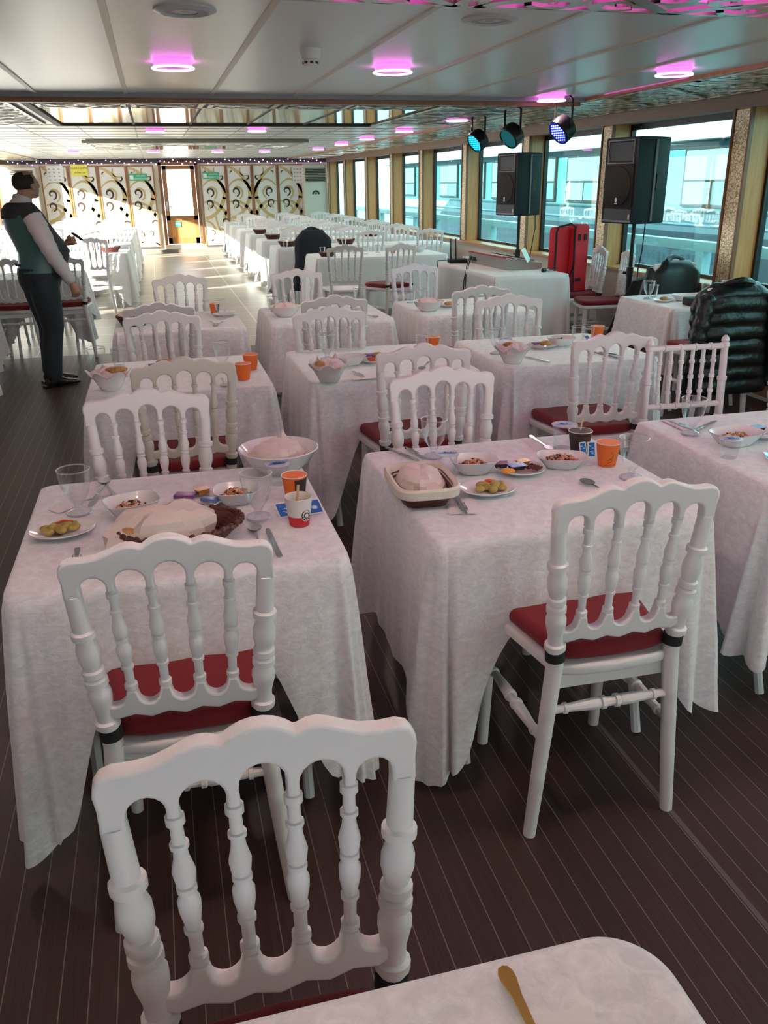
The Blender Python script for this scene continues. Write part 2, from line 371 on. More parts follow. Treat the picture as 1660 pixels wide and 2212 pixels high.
# decorative mirror + scroll panels in the middle of the far ceiling
BACKP=mat('panel_backing',(0.20,0.16,0.13),.4); CREAMM=mat('cream_openwork',(0.80,0.76,0.66),.3,metal=.2)
def ceil_panel(n, x0,x1,y0,y1):
    mb=MB(); mb.box(x0,x1,y0,y1,ZC-.012,ZC-.0005,BACKP); scroll_field(mb,x0,x1,y0,y1,CREAMM,TR(0,0,ZC-.024),0.42,0.005,0.034,0.04)
    struct('trim_%d'%n,mb)
n=4
for (a,b) in ((-0.78,-0.12),(-0.08,0.47),(0.51,1.06),(1.10,1.66),(1.70,2.35)):
    ceil_panel(n,a,b,6.90,7.7); n+=1
for (a,b) in ((-3.3,-2.2),(-2.1,-0.95)):
    ceil_panel(n,a,b,6.90,9.8); n+=1
ceil_panel(n,2.42,3.38,6.90,9.8); n+=1
mb=MB(); mb.box(-0.78,2.35,7.75,9.75,ZC-.014,ZC-.0005,MIRROR); 
for x in (-0.1,0.47,1.06,1.66): mb.box(x-.01,x+.01,7.75,9.75,ZC-.02,ZC-.0145,DARKT)
struct('trim_%d'%n,mb); n+=1
mb=MB(); mb.box(-0.86,2.42,9.8,9.9,ZC-.03,ZC,DARKT); mb.box(-0.86,-0.8,6.9,9.8,ZC-.03,ZC,DARKT); struct('trim_%d'%n,mb); n+=1
mb=MB(); mb.box(-0.8,2.25,13.2,15.6,ZC-.05,ZC,CEILF); mb.box(-0.85,2.3,13.12,13.2,ZC-.052,ZC-.01,mat('bronze_edge',(.26,.23,.17),.4)); scroll_field(mb,-0.8,2.25,13.3,15.5,SILV,TR(0,0,ZC-.058),0.6,0.005,0.05,0.04); mb.box(0.1,1.4,13.9,15.1,ZC-.062,ZC-.0505,MIRROR); struct('trim_%d'%n,mb); n+=1
# side ceiling bands with gold openwork, both sides
for (x0,x1) in ((3.46,PX-.02),(XL+.25,-2.45)):
    mb=MB(); mb.box(x0,x1,YB,YF,ZC-.012,ZC-.0005,GOLD)
    yy=YB+0.1
    while yy<YF-.5:
        scroll_field(mb,x0+.02,x1-.02,yy,min(yy+1.9,YF-.02),SILV,TR(0,0,ZC-.026),0.42 if yy<10 else 0.6,0.005,0.04,0.03); yy+=1.95
    struct('trim_%d'%n,mb); n+=1
mb=MB(); mb.box(3.425,3.455,YB,YF,ZC-.02,ZC,WOOD); struct('trim_%d'%n,mb); n+=1
mb=MB(); [mb.box(3.408,3.417,q,q+1.1,ZC-.006,ZC-.001,mat('faint_led',(.5,.2,.45),.4,emit=(.8,.15,.6),estr=.35) if 'faint_led' not in bpy.data.materials else bpy.data.materials['faint_led']) for q in (3.2,5.3,7.2,9.2,11.2)]; lo=struct('trim_%d'%n,mb); n+=1
# right wall
PY=[-1.95,0.06,2.03,4.02,6.0,8.05,10.0,12.15,14.27,16.15,18.15,20.3,22.2]
SILL=0.79; WT=2.08
mb=MB(); mb.box(PX+.02,XR+.1,YB,YF,0,SILL-.03,WALLM); mb.box(PX+.02,XR+.1,YB,YF,WT,ZC,wood('lintel_wood',(0.24,0.14,0.085),(0.30,0.18,0.11),(8,.6,8))); mb.box(PX-.01,PX+.019,YB,YF,0.04,0.12,WOODD)
struct('wall_right',mb)
mb=MB(); mb.box(PX-.03,XR+.05,YB,YF,SILL-.03,SILL,WOOD,bev=.006); struct('trim_%d'%n,mb); n+=1
mb=MB()
for i,y in enumerate(PY):
    hw=0.10 if i else .1
    mb.box(PX+.01,XR,y-hw,y+hw,SILL,WT,WOOD); 
    mb.box(PX,PX+.01,y-hw+.02,y+hw-.02,SILL+.01,WT-.01,GOLDP)
    for s in (-1,1): mb.box(PX-.008,PX+.022,y+s*hw-.011,y+s*hw+.011,SILL,WT,WOODD)
struct('trim_%d'%n,mb); n+=1
wi=1
for i in range(len(PY)-1):
    y0,y1=PY[i]+.10,PY[i+1]-.10
    f=MB()
    for (a,b,c,d) in ((y0,y0+.03,SILL,WT),(y1-.03,y1,SILL,WT),(y0,y1,SILL,SILL+.03),(y0,y1,WT-.05,WT)): f.box(XR-.05,XR-.005,a,b,c,d,BLKM)
    fo=f.build('window_%d'%wi); fo['kind']='structure'
    g=MB(); g.box(XR-.03,XR-.022,y0+.03,y1-.03,SILL+.03,WT-.05,WINGL); g.build('pane',fo); wi+=1
# left wall: unseen near part made solid to block the sun, windows far
mb=MB(); mb.box(XL-.1,XL,YB,10.2,0,ZC,WALLM); mb.box(XL-.1,XL,10.2,YF,0,SILL-.1,WALLM); mb.box(XL-.1,XL,10.2,YF,WT+.04,ZC,WOOD)
struct('wall_left',mb)
mb=MB(); LPY=[10.2,12.15,14.2,16.2,18.2,20.2,22.2]
for y in LPY: mb.box(XL-.02,XL+.10,y-.09,y+.09,SILL-.1,WT+.04,WOOD)
mb.box(XL-.02,XL+.12,10.2,YF,SILL-.13,SILL-.1,WOOD)
struct('trim_%d'%n,mb); n+=1
for i in range(len(LPY)-1):
    y0,y1=LPY[i]+.09,LPY[i+1]-.09
    f=MB()
    for (a,b,c,d) in ((y0,y0+.03,SILL-.1,WT+.04),(y1-.03,y1,SILL-.1,WT+.04),(y0,y1,SILL-.1,SILL-.07),(y0,y1,WT,WT+.04)): f.box(XL-.02,XL+.02,a,b,c,d,WOODD)
    fo=f.build('window_%d'%wi); fo['kind']='structure'
    g=MB(); g.box(XL-.004,XL+.004,y0+.03,y1-.03,SILL-.07,WT,DOORGL); g.build('pane',fo); wi+=1
# back wall (behind the viewer) with wide openings added for fill daylight
mb=MB(); mb.box(XL,XR,YB-.1,YB,0,1.0,WALLM); mb.box(XL,XR,YB-.1,YB,1.95,ZC,WOOD)
for x in (XL,-2.2,-.9,0.4,1.7,3.0,XR-.5): mb.box(x,x+.5,YB-.1,YB,1.0,1.95,WOOD)
struct('wall_back',mb)
# far wall
DX0,DX1=0.22,1.16
mb=MB(); mb.box(XL,DX0,YF,YF+.1,0,ZC,TRIMW); mb.box(DX1,XR,YF,YF+.1,0,ZC,TRIMW); mb.box(DX0,DX1,YF,YF+.1,2.05,ZC,WOODD); mb.box(DX0,DX1,YF,YF+.1,0,.2,TRIMW)
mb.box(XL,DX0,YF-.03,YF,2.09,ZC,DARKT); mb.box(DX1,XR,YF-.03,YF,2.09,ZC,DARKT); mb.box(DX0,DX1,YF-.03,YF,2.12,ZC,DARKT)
mb.box(-.3,1.6,YF-.05,YF-.031,0,.09,mat('vent_grey',(0.16,0.14,0.12),0.6))
struct('wall_far',mb)
# ornamental far panels (two banks of four)
FW=RX(PI/2)
def far_panel(x0,x1,flip,idx):
    y=YF-.004; w_=x1-x0; b=MB(); b.box(x0,x1,y-.03,y,.13,2.05,PANW)
    for a in ((x0,x0+.03),(x1-.03,x1)): b.box(a[0],a[1],y-.045,y-.0305,.13,2.05,WOODM)
    b.box(x0+.03,x1-.03,y-.045,y-.0305,2.02,2.05,WOODM); b.box(x0+.03,x1-.03,y-.045,y-.0305,.13,.17,DARKT)
    T=TR(x0,y-.031,0) @ FW
    if flip: T=TR(x1,y-.031,0) @ Matrix.Diagonal((-1,1,1,1)) @ FW
    W=w_
    rb=lambda p: ribbon(b,p,GOLDR,T,.004)
    rb(bez((.06,2.0),(.3,1.9),(.45,1.75),(.62,1.35),.05,.1,.05)); rb(bez((.04,1.55),(.25,1.85),(.62,1.7),(.55,1.25),.02,.07,.1))
    rb(bez((.04,1.18),(.22,1.25),(.42,1.2),(.60,.85),.03,.07,.08)); rb(bez((.55,1.3),(.45,1.0),(.3,.85),(.06,.80),.1,.06,.09))
    rb(bez((.62,1.0),(.45,.85),(.5,.6),(.62,.45),.08,.04,.09)); rb(bez((.05,.75),(.3,.7),(.35,.4),(.1,.2),.03,.08,.03))
    rb(bez((.35,1.98),(.3,1.85),(.4,1.75),(.55,1.8),.03,.05,.02)); rb(bez((.08,.3),(.3,.25),(.5,.3),(.6,.2),.03,.06,.03)); rb(bez((.3,.85),(.33,.6),(.45,.3),(.6,.2),.05,.03,.06))
    spiral(b,.22,1.42,.16,.9,.05,-1.2,1,GOLDR,T,.003); spiral(b,.2,1.0,.15,.9,.045,-1.2,1,GOLDR,T,.003)
    dk=lambda x,y,r,tn,w,a,sg: spiral(b,x,y,r,tn,w*.8,a,sg,DARKR,T,.006)
    dk(.20,1.42,.10,1.15,.055,-1.4,1); dk(.17,1.15,.095,1.15,.055,-1.5,1); dk(.5,1.78,.07,.5,.045,-1.8,1)
    dk(.52,.70,.10,.6,.05,.2,1); dk(.12,1.85,.05,.5,.03,1.0,1); dk(.4,.5,.08,.7,.03,-1.0,1); dk(.2,.45,.07,.8,.03,2.,-1)
    return b
names=['leftmost of the eight scroll panels','second scroll panel from the left, with a yellow sign','third scroll panel from the left','scroll panel just left of the door','scroll panel just right of the door','second scroll panel right of the door','third scroll panel right of the door','rightmost scroll panel beside the air conditioner']
LX=[-2.50,-1.86,-1.20,-.53,.12]; RX_=[1.20,1.84,2.48,3.12,3.77]
k=0
for xs in (LX,RX_):
    for i in range(4):
        p=far_panel(xs[i]+.01,xs[i+1]-.01, k==6, k); o=p.build('decorative_panel'); tag(o,'far wall panel, '+names[k],'panel','scroll panels on the far wall'); k+=1
# door
f=MB(); y=YF-.02
for a in ((DX0,DX0+.07,.2,2.1),(DX1-.07,DX1,.2,2.1),(DX0,DX1,2.05,2.12)): f.box(a[0],a[1],y-.05,y+.06,a[2],a[3],WOODD)
do=f.build('door_1'); do['kind']='structure'
f=MB(); X0,X1=DX0+.08,DX1-.08
for a in ((X0,X0+.1,.22,2.04),(X1-.1,X1,.22,2.04),(X0,X1,1.95,2.04),(X0,X1,.22,.36),(X0,X1,.78,.88)): f.box(a[0],a[1],y-.03,y+.02,a[2],a[3],WOODM)
f.box(X0+.1,X1-.1,y-.012,y+.01,.36,.78,WOOD); f.build('door_leaf',do)
f=MB(); f.box(X0+.1,X1-.1,y-.006,y+.002,.88,1.95,DOORGL); f.build('door_pane',do)
f=MB(); f.box(X0+.03,X0+.07,y-.042,y-.031,1.0,1.22,CHROME); f.tube([(X0+.05,y-.04,1.1),(X0+.05,y-.08,1.1),(X0+.17,y-.08,1.1)],.011,CHROME); f.build('door_handle',do)
f=MB(); f.box(X0+.2,X0+.33,y-.033,y-.0305,.62,.76,GREENS); f.box(X0+.21,X0+.32,y-.034,y-.033,.68,.71,WINK); f.build('sticker',do)
# signs
def sign(name,label,x,z,w_,h,m_,lines,ink,size,brd=None):
    b=MB(); yy=YF-.052; b.box(x-w_/2,x+w_/2,yy-.004,yy,z-h/2,z+h/2,m_)
    if brd: b.box(x-w_/2+.015,x-w_/2+.10,yy-.0055,yy-.004,z-h/2+.03,z+h/2-.03,WINK)
    for i,(t,dx,dz) in enumerate(lines): b.text(t,size,ink,TR(x+dx,yy-.005,z+dz)@FW)
    return tag(b.build(name),label,'sign')
sign('wall_sign','yellow no smoking sign on the left bank of far panels',-1.60,1.95,.38,.24,YELS,[('SİGARA İÇMEK',0,.045),('YASAKTIR',0,-.055)],INK,.058)
sign('exit_sign','green exit sign on the scroll panel left of the door',-.27,1.78,.42,.15,GREENS,[('ACİL ÇIKIŞ',.06,.03),('EMERGENCY EXIT',.06,-.035)],WINK,.042,True)
sign('exit_sign','green exit sign on the scroll panel right of the door',1.47,1.80,.40,.15,GREENS,[('ACİL ÇIKIŞ',.06,.03),('EMERGENCY EXIT',.06,-.035)],WINK,.042,True)
for (x,z,w_,h,lb) in ((-2.15,1.87,.36,.36,'white paper notice on the leftmost far panel'),(3.63,1.80,.25,.40,'white paper notice on the rightmost far panel')):
    b=MB(); b.box(x-w_/2,x+w_/2,YF-.054,YF-.052,z-h/2,z+h/2,NAPK)
    for i in range(4):
        for j in range(3): b.box(x-w_/2+.03+j*w_/3.3,x-w_/2+.07+j*w_/3.3,YF-.0548,YF-.054,z+h/2-.06-i*h/4.6-.02,z+h/2-.06-i*h/4.6,mat('grey_ink',(.3,.3,.33),.6) if 'grey_ink' not in bpy.data.materials else bpy.data.materials['grey_ink'])
    tag(b.build('paper_notice'),lb,'notice')
# air conditioners
def aircon(x0,x1,lab):
    t=thing('air_conditioner',lab,'air conditioner',((x0+x1)/2,YF-.2,0)); w_=(x1-x0)/2
    b=MB(); b.box(-w_,w_,-.16,.14,0,2.02,TRIMW,bev=.015); b.build('cabinet',t)
    b=MB(); b.box(-w_+.05,w_-.05,-.17,-.161,1.62,1.95,DARKT)
    for i in range(9): b.box(-w_+.05,w_-.05,-.185,-.172,1.63+i*.036,1.642+i*.036,mat('louver',(.35,.33,.24),.5) if 'louver' not in bpy.data.materials else bpy.data.materials['louver'],)
    b.build('louver',t)
    b=MB(); pts=[(.10*math.cos(a),1.33+.10*math.sin(a)) for a in [i*PI/12 for i in range(13)]]+[(-.055,1.33)]+[(.05*math.cos(PI-a),1.35+.03*math.sin(a)) for a in [i*PI/6 for i in range(7)]]+[(.055,1.33)]
    b.prism([pts],.003,INK,TR(0,-.163,0)@FW); b.box(-.028,.028,-.1655,-.1615,1.33,1.355,INK); b.build('emblem',t)
aircon(3.73,4.33,'tall white floor air conditioner in the far right corner')
aircon(-3.15,-2.56,'tall white floor air conditioner behind the waiter, far left')
# string lights
t=thing('string_lights','tiny white and violet string lights along the top of the far wall','string lights',(0.5,YF-.08,2.13))
b=MB(); pp=[(x*.1-3.7,0,.03+.02*math.sin(x*.9)) for x in range(0,78)]; b.tube(pp,.004,BLKP,5); b.build('cable',t)
LB=[mat('bulb_white',(1,1,1),.4,emit=(1,.95,1),estr=12),mat('bulb_violet',(.6,.3,1),.4,emit=(.5,.2,1),estr=14)]
bb=[]
for k in range(2):
    b=MB(); b.lathe([(0.002,-.010),(.008,-.006),(.010,0),(.007,.007),(.002,.010)],LB[k],None,8); bb.append(b.mesh('bulb'))
for i in range(72):
    o=bpy.data.objects.new('bulb',bb[i%2]); C.objects.link(o); o.parent=t; x=i*.104; o.location=(x-3.65,0,.02+.02*math.sin((x)*9)-.03*((i*7)%3))
# ceiling rings
def ring_lamp():
    t=thing('ring_light','','ceiling light')
    b=MB(); b.lathe([(.100,-.001),(.100,-.020),(.096,-.024)],PINKS,None,32); b.lathe([(.092,-.0245),(.001,-.0245)],mat('lamp_face',(.55,.40,.52),.5),None,32,False); b.build('body',t)
    b=MB(); b.tube([(.106*math.cos(a),.106*math.sin(a),-.032) for a in [i*2*PI/40 for i in range(41)]],.0055,PINK,8,False); b.build('ring',t)
    ld=bpy.data.lights.new('ring_glow','SPOT'); ld.spot_size=math.radians(168); ld.spot_blend=.25; ld.shadow_soft_size=.02; ld.energy=12.5; ld.color=(1.0,.75,.645); lo=bpy.data.objects.new('ring_glow',ld); C.objects.link(lo); lo.parent=t; lo.location=(0,0,-.045)
    return t
RL=Once(ring_lamp); G='round magenta ceiling lights'
for x,y,lab in ((.18,1.3,'overhead left, above the nearest tables'),(1.38,1.3,'overhead middle, above the nearest tables'),(2.9,1.3,'overhead right'),(-1.2,1.3,'overhead far left'),(-1.2,5.04,'left of the photo edge'),(.18,5.04,'nearest on the left'),(1.38,5.06,'nearest in the middle'),(3.08,4.94,'nearest on the right'),(3.08,6.62,'right row, just before the cross beam'),(3.10,8.88,'right row, above the spotlights'),(3.10,10.85,'right row, third behind the cross beam'),(3.08,12.75,'right row, fourth behind the cross beam'),(3.08,14.5,'right row, fifth behind the cross beam'),(.12,10.9,'left row, beyond the mirror panels'),(1.27,10.7,'middle row, beyond the mirror panels'),(3.08,16.6,'right row, sixth behind the cross beam'),(.12,17.5,'far end of the left row, above the door'),(1.3,17.5,'far end of the middle row'),(2.2,17.5,'between middle and right rows, far end'),(-1.3,17.5,'far left, above the sunlit tables')):
    RL((x,y,ZC if not(13.1<y<15.7 and x<2.4) else ZC-.05),0,'round magenta glowing ceiling light, '+lab,G)
# ceiling loudspeakers, detector
def cspk():
    t=thing('ceiling_speaker','','ceiling speaker')
    b=MB(); b.lathe([(.115,0),(.115,-.006),(.09,-.014),(.084,-.008)],STEELW,None,32); b.build('bezel',t)
    b=MB(); b.lathe([(.084,-.007),(.05,-.011),(.048,-.006),(.001,-.009)],mat('grille_white',(.5,.5,.5),.5,bump=.6,bscale=300),None,28); b.build('grille',t); return t
CS=Once(cspk); CS((.19,3.60,ZC),0,'round flush ceiling speaker at the upper left'); CS((1.38,3.58,ZC),0,'round flush ceiling speaker beside the openwork grille')
t=thing('smoke_detector','white smoke detector between the two nearest magenta lights','smoke detector',(.81,4.48,ZC))
b=MB(); b.lathe([(.052,0),(.052,-.02),(.046,-.045),(.03,-.052)],PANW,None,24); b.build('base',t)
b=MB(); b.lathe([(.036,-.05),(.036,-.062),(.026,-.075),(.004,-.078)],PANW,None,20)
for i in range(8): a=i*PI/4; b.box(.032,.038,-.008,.008,-.066,-.056,DARKT,RZ(a))
b.build('sensor_head',t)
# near openwork ceiling grilles with magenta light behind
for (x0,x1,lab) in ((.30,1.07,'left'),(1.13,2.62,'right')):
    t=thing('ceiling_grille','openwork scroll metal ceiling grille glowing magenta, %s of the two'%lab,'grille',((x0+x1)/2,2.6,ZC),0,'openwork grilles on the near ceiling')
    w_=(x1-x0)/2
    b=MB(); scroll_field(b,-w_,w_,-.5,.5,SILV,TR(0,0,-.05),.34,.012,.05,.022); b.build('scroll_plate',t)
    b=MB(); b.box(-w_+.03,w_-.03,-.47,.47,-.012,-.002,PINKG); b.build('light_panel',t)
    b=MB()
    for sx in (-1,1):
        for sy in (-1,1): b.box(sx*w_*.9-.01,sx*w_*.9+.01,sy*.45-.01,sy*.45+.01,-.045,0,SILV)
    b.build('mounting_bracket',t)

# ================================================================ OUTSIDE
b=MB(); b.box(XR+.1,5.9,YB-4,26,-.5,-.12,RAILM); tag(b.build('side_deck'),'pale side deck outside the right windows','deck'); bpy.context.scene.objects['side_deck']['kind']='structure'
t=thing('deck_railing','pale blue deck railing with thick posts outside the right windows','railing',(5.55,10,-.1))
b=MB(); b.box(-.06,.06,-14,16,.98,1.08,RAILM,bev=.01); b.build('top_rail',t)
b=MB(); b.box(-.04,.04,-14,16,.62,.68,RAILM); b.box(-.04,.04,-14,16,0,.34,RAILM); b.build('lower_rail',t)
b=MB(); b.box(-.05,.05,-.07,.07,0,.98,RAILM); pm=b.mesh('post')
for i in range(20):
    o=bpy.data.objects.new('post',pm); C.objects.link(o); o.parent=t; o.location=(0,-14+i*1.5,0)
t=thing('moored_boat','white passenger boat with long window bands moored alongside','boat',(8.6,10,-.6))
b=MB(); b.box(0,4,-18,22,0,1.35,mat('boat_lower',(.10,.14,.17),.4)); b.box(0,4,-18,22,1.35,1.65,HULL); b.box(0.02,4,-18,22,1.65,2.75,mat('boat_wall',(.05,.13,.15),.5)); b.box(-.35,4.3,-18,22,2.75,2.95,HULL); b.box(0,4,-18,22,2.95,4.3,HULL); b.build('hull',t)
fm=MB(); fm.box(-.03,.02,-.8,.8,0,.9,BLKM); fm2=fm.mesh('window'); pm_=MB(); pm_.box(-.034,-.03,-.75,.75,.42,.86,mat('pane_sky',(.13,.22,.24),.35,spec=.3)); pm_.box(-.034,-.03,-.75,-.03,.05,.38,SHIPWIN); pm_.box(-.034,-.03,.03,.75,.05,.38,mat('pane_teal',(.12,.36,.40),.08)); pm2=pm_.mesh('pane')
for i in range(18):
    o=bpy.data.objects.new('window',fm2); C.objects.link(o); o.parent=t; o.location=(-.01,-17+i*2.15,1.75)
    q=bpy.data.objects.new('pane',pm2); C.objects.link(q); q.parent=o
b=MB(); b.tube([(-.4,-18,1.5),(-.4,22,1.5)],.03,HULL,6); b.tube([(-.4,-18,1.15),(-.4,22,1.15)],.02,HULL,6); b.build('rub_rail',t)
b=MB(); b.box(-60,60,-40,120,-1.9,-1.8,WATER); tag(b.build('sea'),'dark sea water around the boats','water',kind='stuff')
b=MB(); b.box(-2.5,3.5,YF+.5,YF+6,-.3,-.1,PANW); b.box(-2.5,3.5,YF+4.5,YF+4.7,-.1,1.0,PANW); o=b.build('foredeck'); tag(o,'white open deck seen through the far door glass','deck'); o['kind']='structure'

# ================================================================ CHAIRS
def arc(cx,cy,rx,ry,a0,a1,n=8): return [(cx+rx*math.cos(a0+(a1-a0)*i/n), cy+ry*math.sin(a0+(a1-a0)*i/n)) for i in range(n+1)]
SPX=[-.112,-.038,.038,.112]
def crest_outline():
    top=[(-.200,.900),(-.203,.920),(-.201,.933),(-.193,.944),(-.178,.949),(-.155,.948),(-.130,.951),(-.108,.959),(-.090,.967),(-.076,.971),(-.062,.970),(-.050,.965),(-.045,.965),(-.036,.972),(-.022,.979),(-.008,.982)]
    o=top+[(-x,z) for x,z in reversed(top)]
    # lower side, right to left with arches
    low=[(.200,.868),(.168,.868)]
    edges=[(.168,.120),(.104,.046),(.030,-.030),(-.046,-.104),(-.120,-.168)]
    tops=[.905,.915,.925,.915,.905]
    for (xr,xl),zt in zip(edges,tops):
        cx=(xr+xl)/2; rx=(xr-xl)/2
        low+= [(xr,.880)]+arc(cx,zt-rx*1.0+.004,rx,rx,0,PI,9)+[(xl,.880)]
        low+= [(xl,.874),(xl-.016,.874)] if xl>-.16 else [(xl,.868)]
    low+=[(-.200,.868)]
    return o+low
def rail_outline():
    top=[]; xs=[-.180]+SPX+[.180]
    for i in range(5):
        a,c=xs[i],xs[i+1]
        pa=.010 if i>0 else 0; pc=.010 if i<4 else 0
        if i>0: top+=[(a+.010,.640)]
        else: top+=[(a,.618)]
        m_=(a+c)/2
        for t in range(1,8):
            u=t/8; x=a+pa+(c-pc-a-pa)*u; z=.604+.020*(abs(2*u-1)**2.2)+ (0 if i in(1,2,3) else 0)
            top.append((x,z))
        if i<4: top+=[(c-.010,.640)]
        else: top+=[(c,.618)]
    bot=[(.180,.585),(.15,.572),(.112,.578),(.075,.568),(.038,.576),(0,.566),(-.038,.576),(-.075,.568),(-.112,.578),(-.15,.572),(-.180,.585)]
    return top+bot
POST=[(0,.017),(.30,.019),(.60,.0205),(.655,.0205),(.658,.026),(.672,.026),(.676,.019),(.70,.0185),(.735,.0245),(.752,.0245),(.768,.0175),(.772,.024),(.786,.024),(.790,.0175),(.797,.023),(.811,.023),(.815,.0175),(.840,.0235),(.865,.0235),(.885,.018),(.893,.018),(.896,.0245),(.910,.0245),(.914,.0185),(1,.0175)]
SP=[(0,.009),(.04,.009),(.05,.0135),(.09,.0135),(.10,.009),(.24,.0095),(.245,.013),(.27,.013),(.275,.010),(.38,.015),(.44,.0155),(.49,.010),(.50,.0135),(.53,.0135),(.535,.0095),(.545,.013),(.62,.0155),(.70,.0105),(.76,.009),(.765,.0125),(.79,.0125),(.795,.009),(.90,.0085),(.905,.0125),(.95,.0125),(.955,.009),(1,.009)]
STR=[(0,.011),(.12,.011),(.125,.015),(.15,.015),(.155,.011),(.34,.0155),(.40,.016),(.42,.013),(.43,.018),(.46,.018),(.465,.013),(.535,.013),(.54,.018),(.57,.018),(.58,.013),(.60,.016),(.66,.0155),(.845,.011),(.85,.015),(.875,.015),(.88,.011),(1,.011)]
def by(z):   # backrest plane: y offset and curve with height
    return -.205-.035*max(0,(z-.5)/.45)
def bend(mb, amt=.014):
    for i,(x,y,z) in enumerate(mb.v): mb.v[i]=(x, y-amt*(1-(x/.2)**2), z)
def seat_outline(s=1.0,dy=0):
    o=[]; pts=[(-.158,-.205),(-.172,-.12),(-.200,.03),(-.220,.14),(-.208,.19),(-.15,.215),(0,.222)]
    pr=pts+[(-x,y) for x,y in reversed(pts[:-1])]
    return [(x*s,y*s+dy) for x,y in pr]+[(x*s,y*s+dy) for x,y in ((.10,-.222),(0,-.228),(-.10,-.222))]
def curve_shape(mb,T=None):
    pass
def napoleon(cushion=RED, paint=WHITE):
    def f():
        t=thing('banquet_chair','','chair')
        for s in (-1,1):
            b=MB(); z1=.872
            b.turned((s*.200,-.215,0),(s*.157,-.205,.50),[(0,.0165),(.35,.0185),(.36,.0195),(.37,.0185),(.6,.0195),(.61,.0205),(.62,.0195),(.75,.020),(.76,.021),(.77,.020),(1,.0215)],paint,14)
            P2=[(0,.0215)]+[((a-.6)/.4,r) for a,r in POST if a>.605]
            b.turned((s*.157,-.205,.50),(s*.184,by(z1),z1),P2,paint,14); b.build('back_post',t)
            b=MB(); b.turned((s*.185,.185,0),(s*.178,.165,.472),[(0,.0165),(.9,.0205),(1,.0205)],paint,12); b.build('front_leg',t)
        b=MB(); b.prism([crest_outline()],.028,paint,None,.005,2)
        for i,(x,y,z) in enumerate(b.v): b.v[i]=(x,by(y)-z,y)
        o=b.build('crest_rail',t,sharp=50)
        b=MB(); b.prism([rail_outline()],.028,paint,None,.005,2)
        for i,(x,y,z) in enumerate(b.v): b.v[i]=(x*.915,by(y)-z,y)
        b.build('lower_rail',t,sharp=50)
        for x in SPX:
            b=MB(); c=0; b.turned((x*.915,by(.63)+c,.628),(x,by(.88)+c,.882),SP,paint,12); b.build('spindle',t)
        b=MB(); b.prism([seat_outline()],.03,paint,TR(0,0,.487),.008,2); b.box(-.17,.17,.14,.155,.44,.475,paint); b.box(-.155,.155,-.20,-.185,.43,.475,paint); b.build('seat',t,sharp=50)
        if cushion:
            b=MB(); b.prism([seat_outline(.955,.006)],.044,cushion,TR(0,0,.524),.0205,4); b.build('cushion',t,sharp=80)
            for s in (-1,1):
                b=MB(); b.turned((s*.1575,-.206,.520),(s*.1595,-.206,.546),[(0,.0245),(1,.0245)],BLACK,14); b.build('strap',t)
        for s in (-1,1):
            b=MB(); b.turned((s*.1755,-.21,.285),(s*.181,.175,.285),STR,paint,10); b.build('stretcher',t)
        b=MB(); b.turned((-.168,-.208,.375),(.168,-.208,.375),STR,paint,10); b.build('stretcher',t)
        return t
    return f
NC=Once(napoleon()); ND=Once(napoleon(None)); 
CREAMC=Once(napoleon(RED,CREAM)); VIO=Once(napoleon(RED,mat('violet_lit_paint',(0.74,0.72,0.80),.35)))  # violet stage light mixed into the white paint colour
def chiavari():
    t=thing('bamboo_style_chair','','chair')
    for s in (-1,1):
        b=MB(); pr=[(0,.016),(.28,.017),(.285,.0205),(.30,.0205),(.305,.017),(.62,.017),(.625,.021),(.64,.021),(.645,.017),(.80,.017),(.805,.021),(.82,.021),(.825,.016),(.955,.0155),(.96,.019),(.975,.019),(.98,.013),(.985,.018),(1.0,.014),(1.01,.006)]
        b.turned((s*.195,-.205,0),(s*.178,-.245,.95),pr,WHITE,12); b.build('back_post',t)
        b=MB(); b.turned((s*.19,.18,0),(s*.18,.17,.46),[(0,.014),(.5,.016),(.51,.02),(.53,.02),(.54,.016),(1,.017)],WHITE,12); b.build('front_leg',t)
        b=MB(); b.turned((s*.19,-.21,.25),(s*.185,.175,.25),[(0,.010),(1,.010)],WHITE,8); b.build('stretcher',t)
    for z in (.915,.66,.875):
        if z==.875: continue
        b=MB(); b.turned((-.18,-.205-.04*z,z),(.18,-.205-.04*z,z),[(0,.013),(.18,.013),(.185,.0165),(.21,.0165),(.215,.013),(.38,.013),(.385,.0165),(.41,.0165),(.415,.013),(.585,.013),(.59,.0165),(.61,.0165),(.615,.013),(.785,.013),(.79,.0165),(.81,.0165),(.815,.013),(1,.013)],WHITE,12); b.build('cross_rail',t)
    for k in range(6):
        x=-.128+k*.0512
        b=MB(); b.turned((x,-.231,.662),(x,-.241,.912),[(0,.0085),(.20,.0085),(.21,.012),(.26,.012),(.27,.0085),(.46,.0085),(.47,.012),(.53,.012),(.54,.0085),(.73,.0085),(.74,.012),(.79,.012),(.80,.0085),(1,.0085)],WHITE,10); b.build('spindle',t)
    b=MB(); b.prism([seat_outline(.95)],.035,WHITE,TR(0,0,.47),.008,2); b.build('seat',t); return t
CH=Once(chiavari)
R=math.radians
W_='white spindle-back chair, '
def chair(kind,cx,cy,face,lab,group=None,full=False):
    """cx, cy: where the crest stands; face: heading of the sitter in degrees from +Y"""
    a=R(face); ox=cx+math.sin(-a)*.235*1; oy=cy+math.cos(a)*.235
    return kind((ox,oy,0),a,(lab if full else W_+lab),group)
chair(NC,.058,.870,180,'nearest to the viewer, pushed up to the table at the bottom edge')
chair(NC,-.043,1.525,-2,'red seat, near side of the front left table')
chair(NC,.985,1.555,-1,'near side of the front middle table, clear of the cloth')
chair(NC,-.088,2.80,178,'at the far side of the front left table')
chair(CREAMC,.048,3.32,2,'yellowed cream spindle-back chair at the near side of the second row left table',full=True)
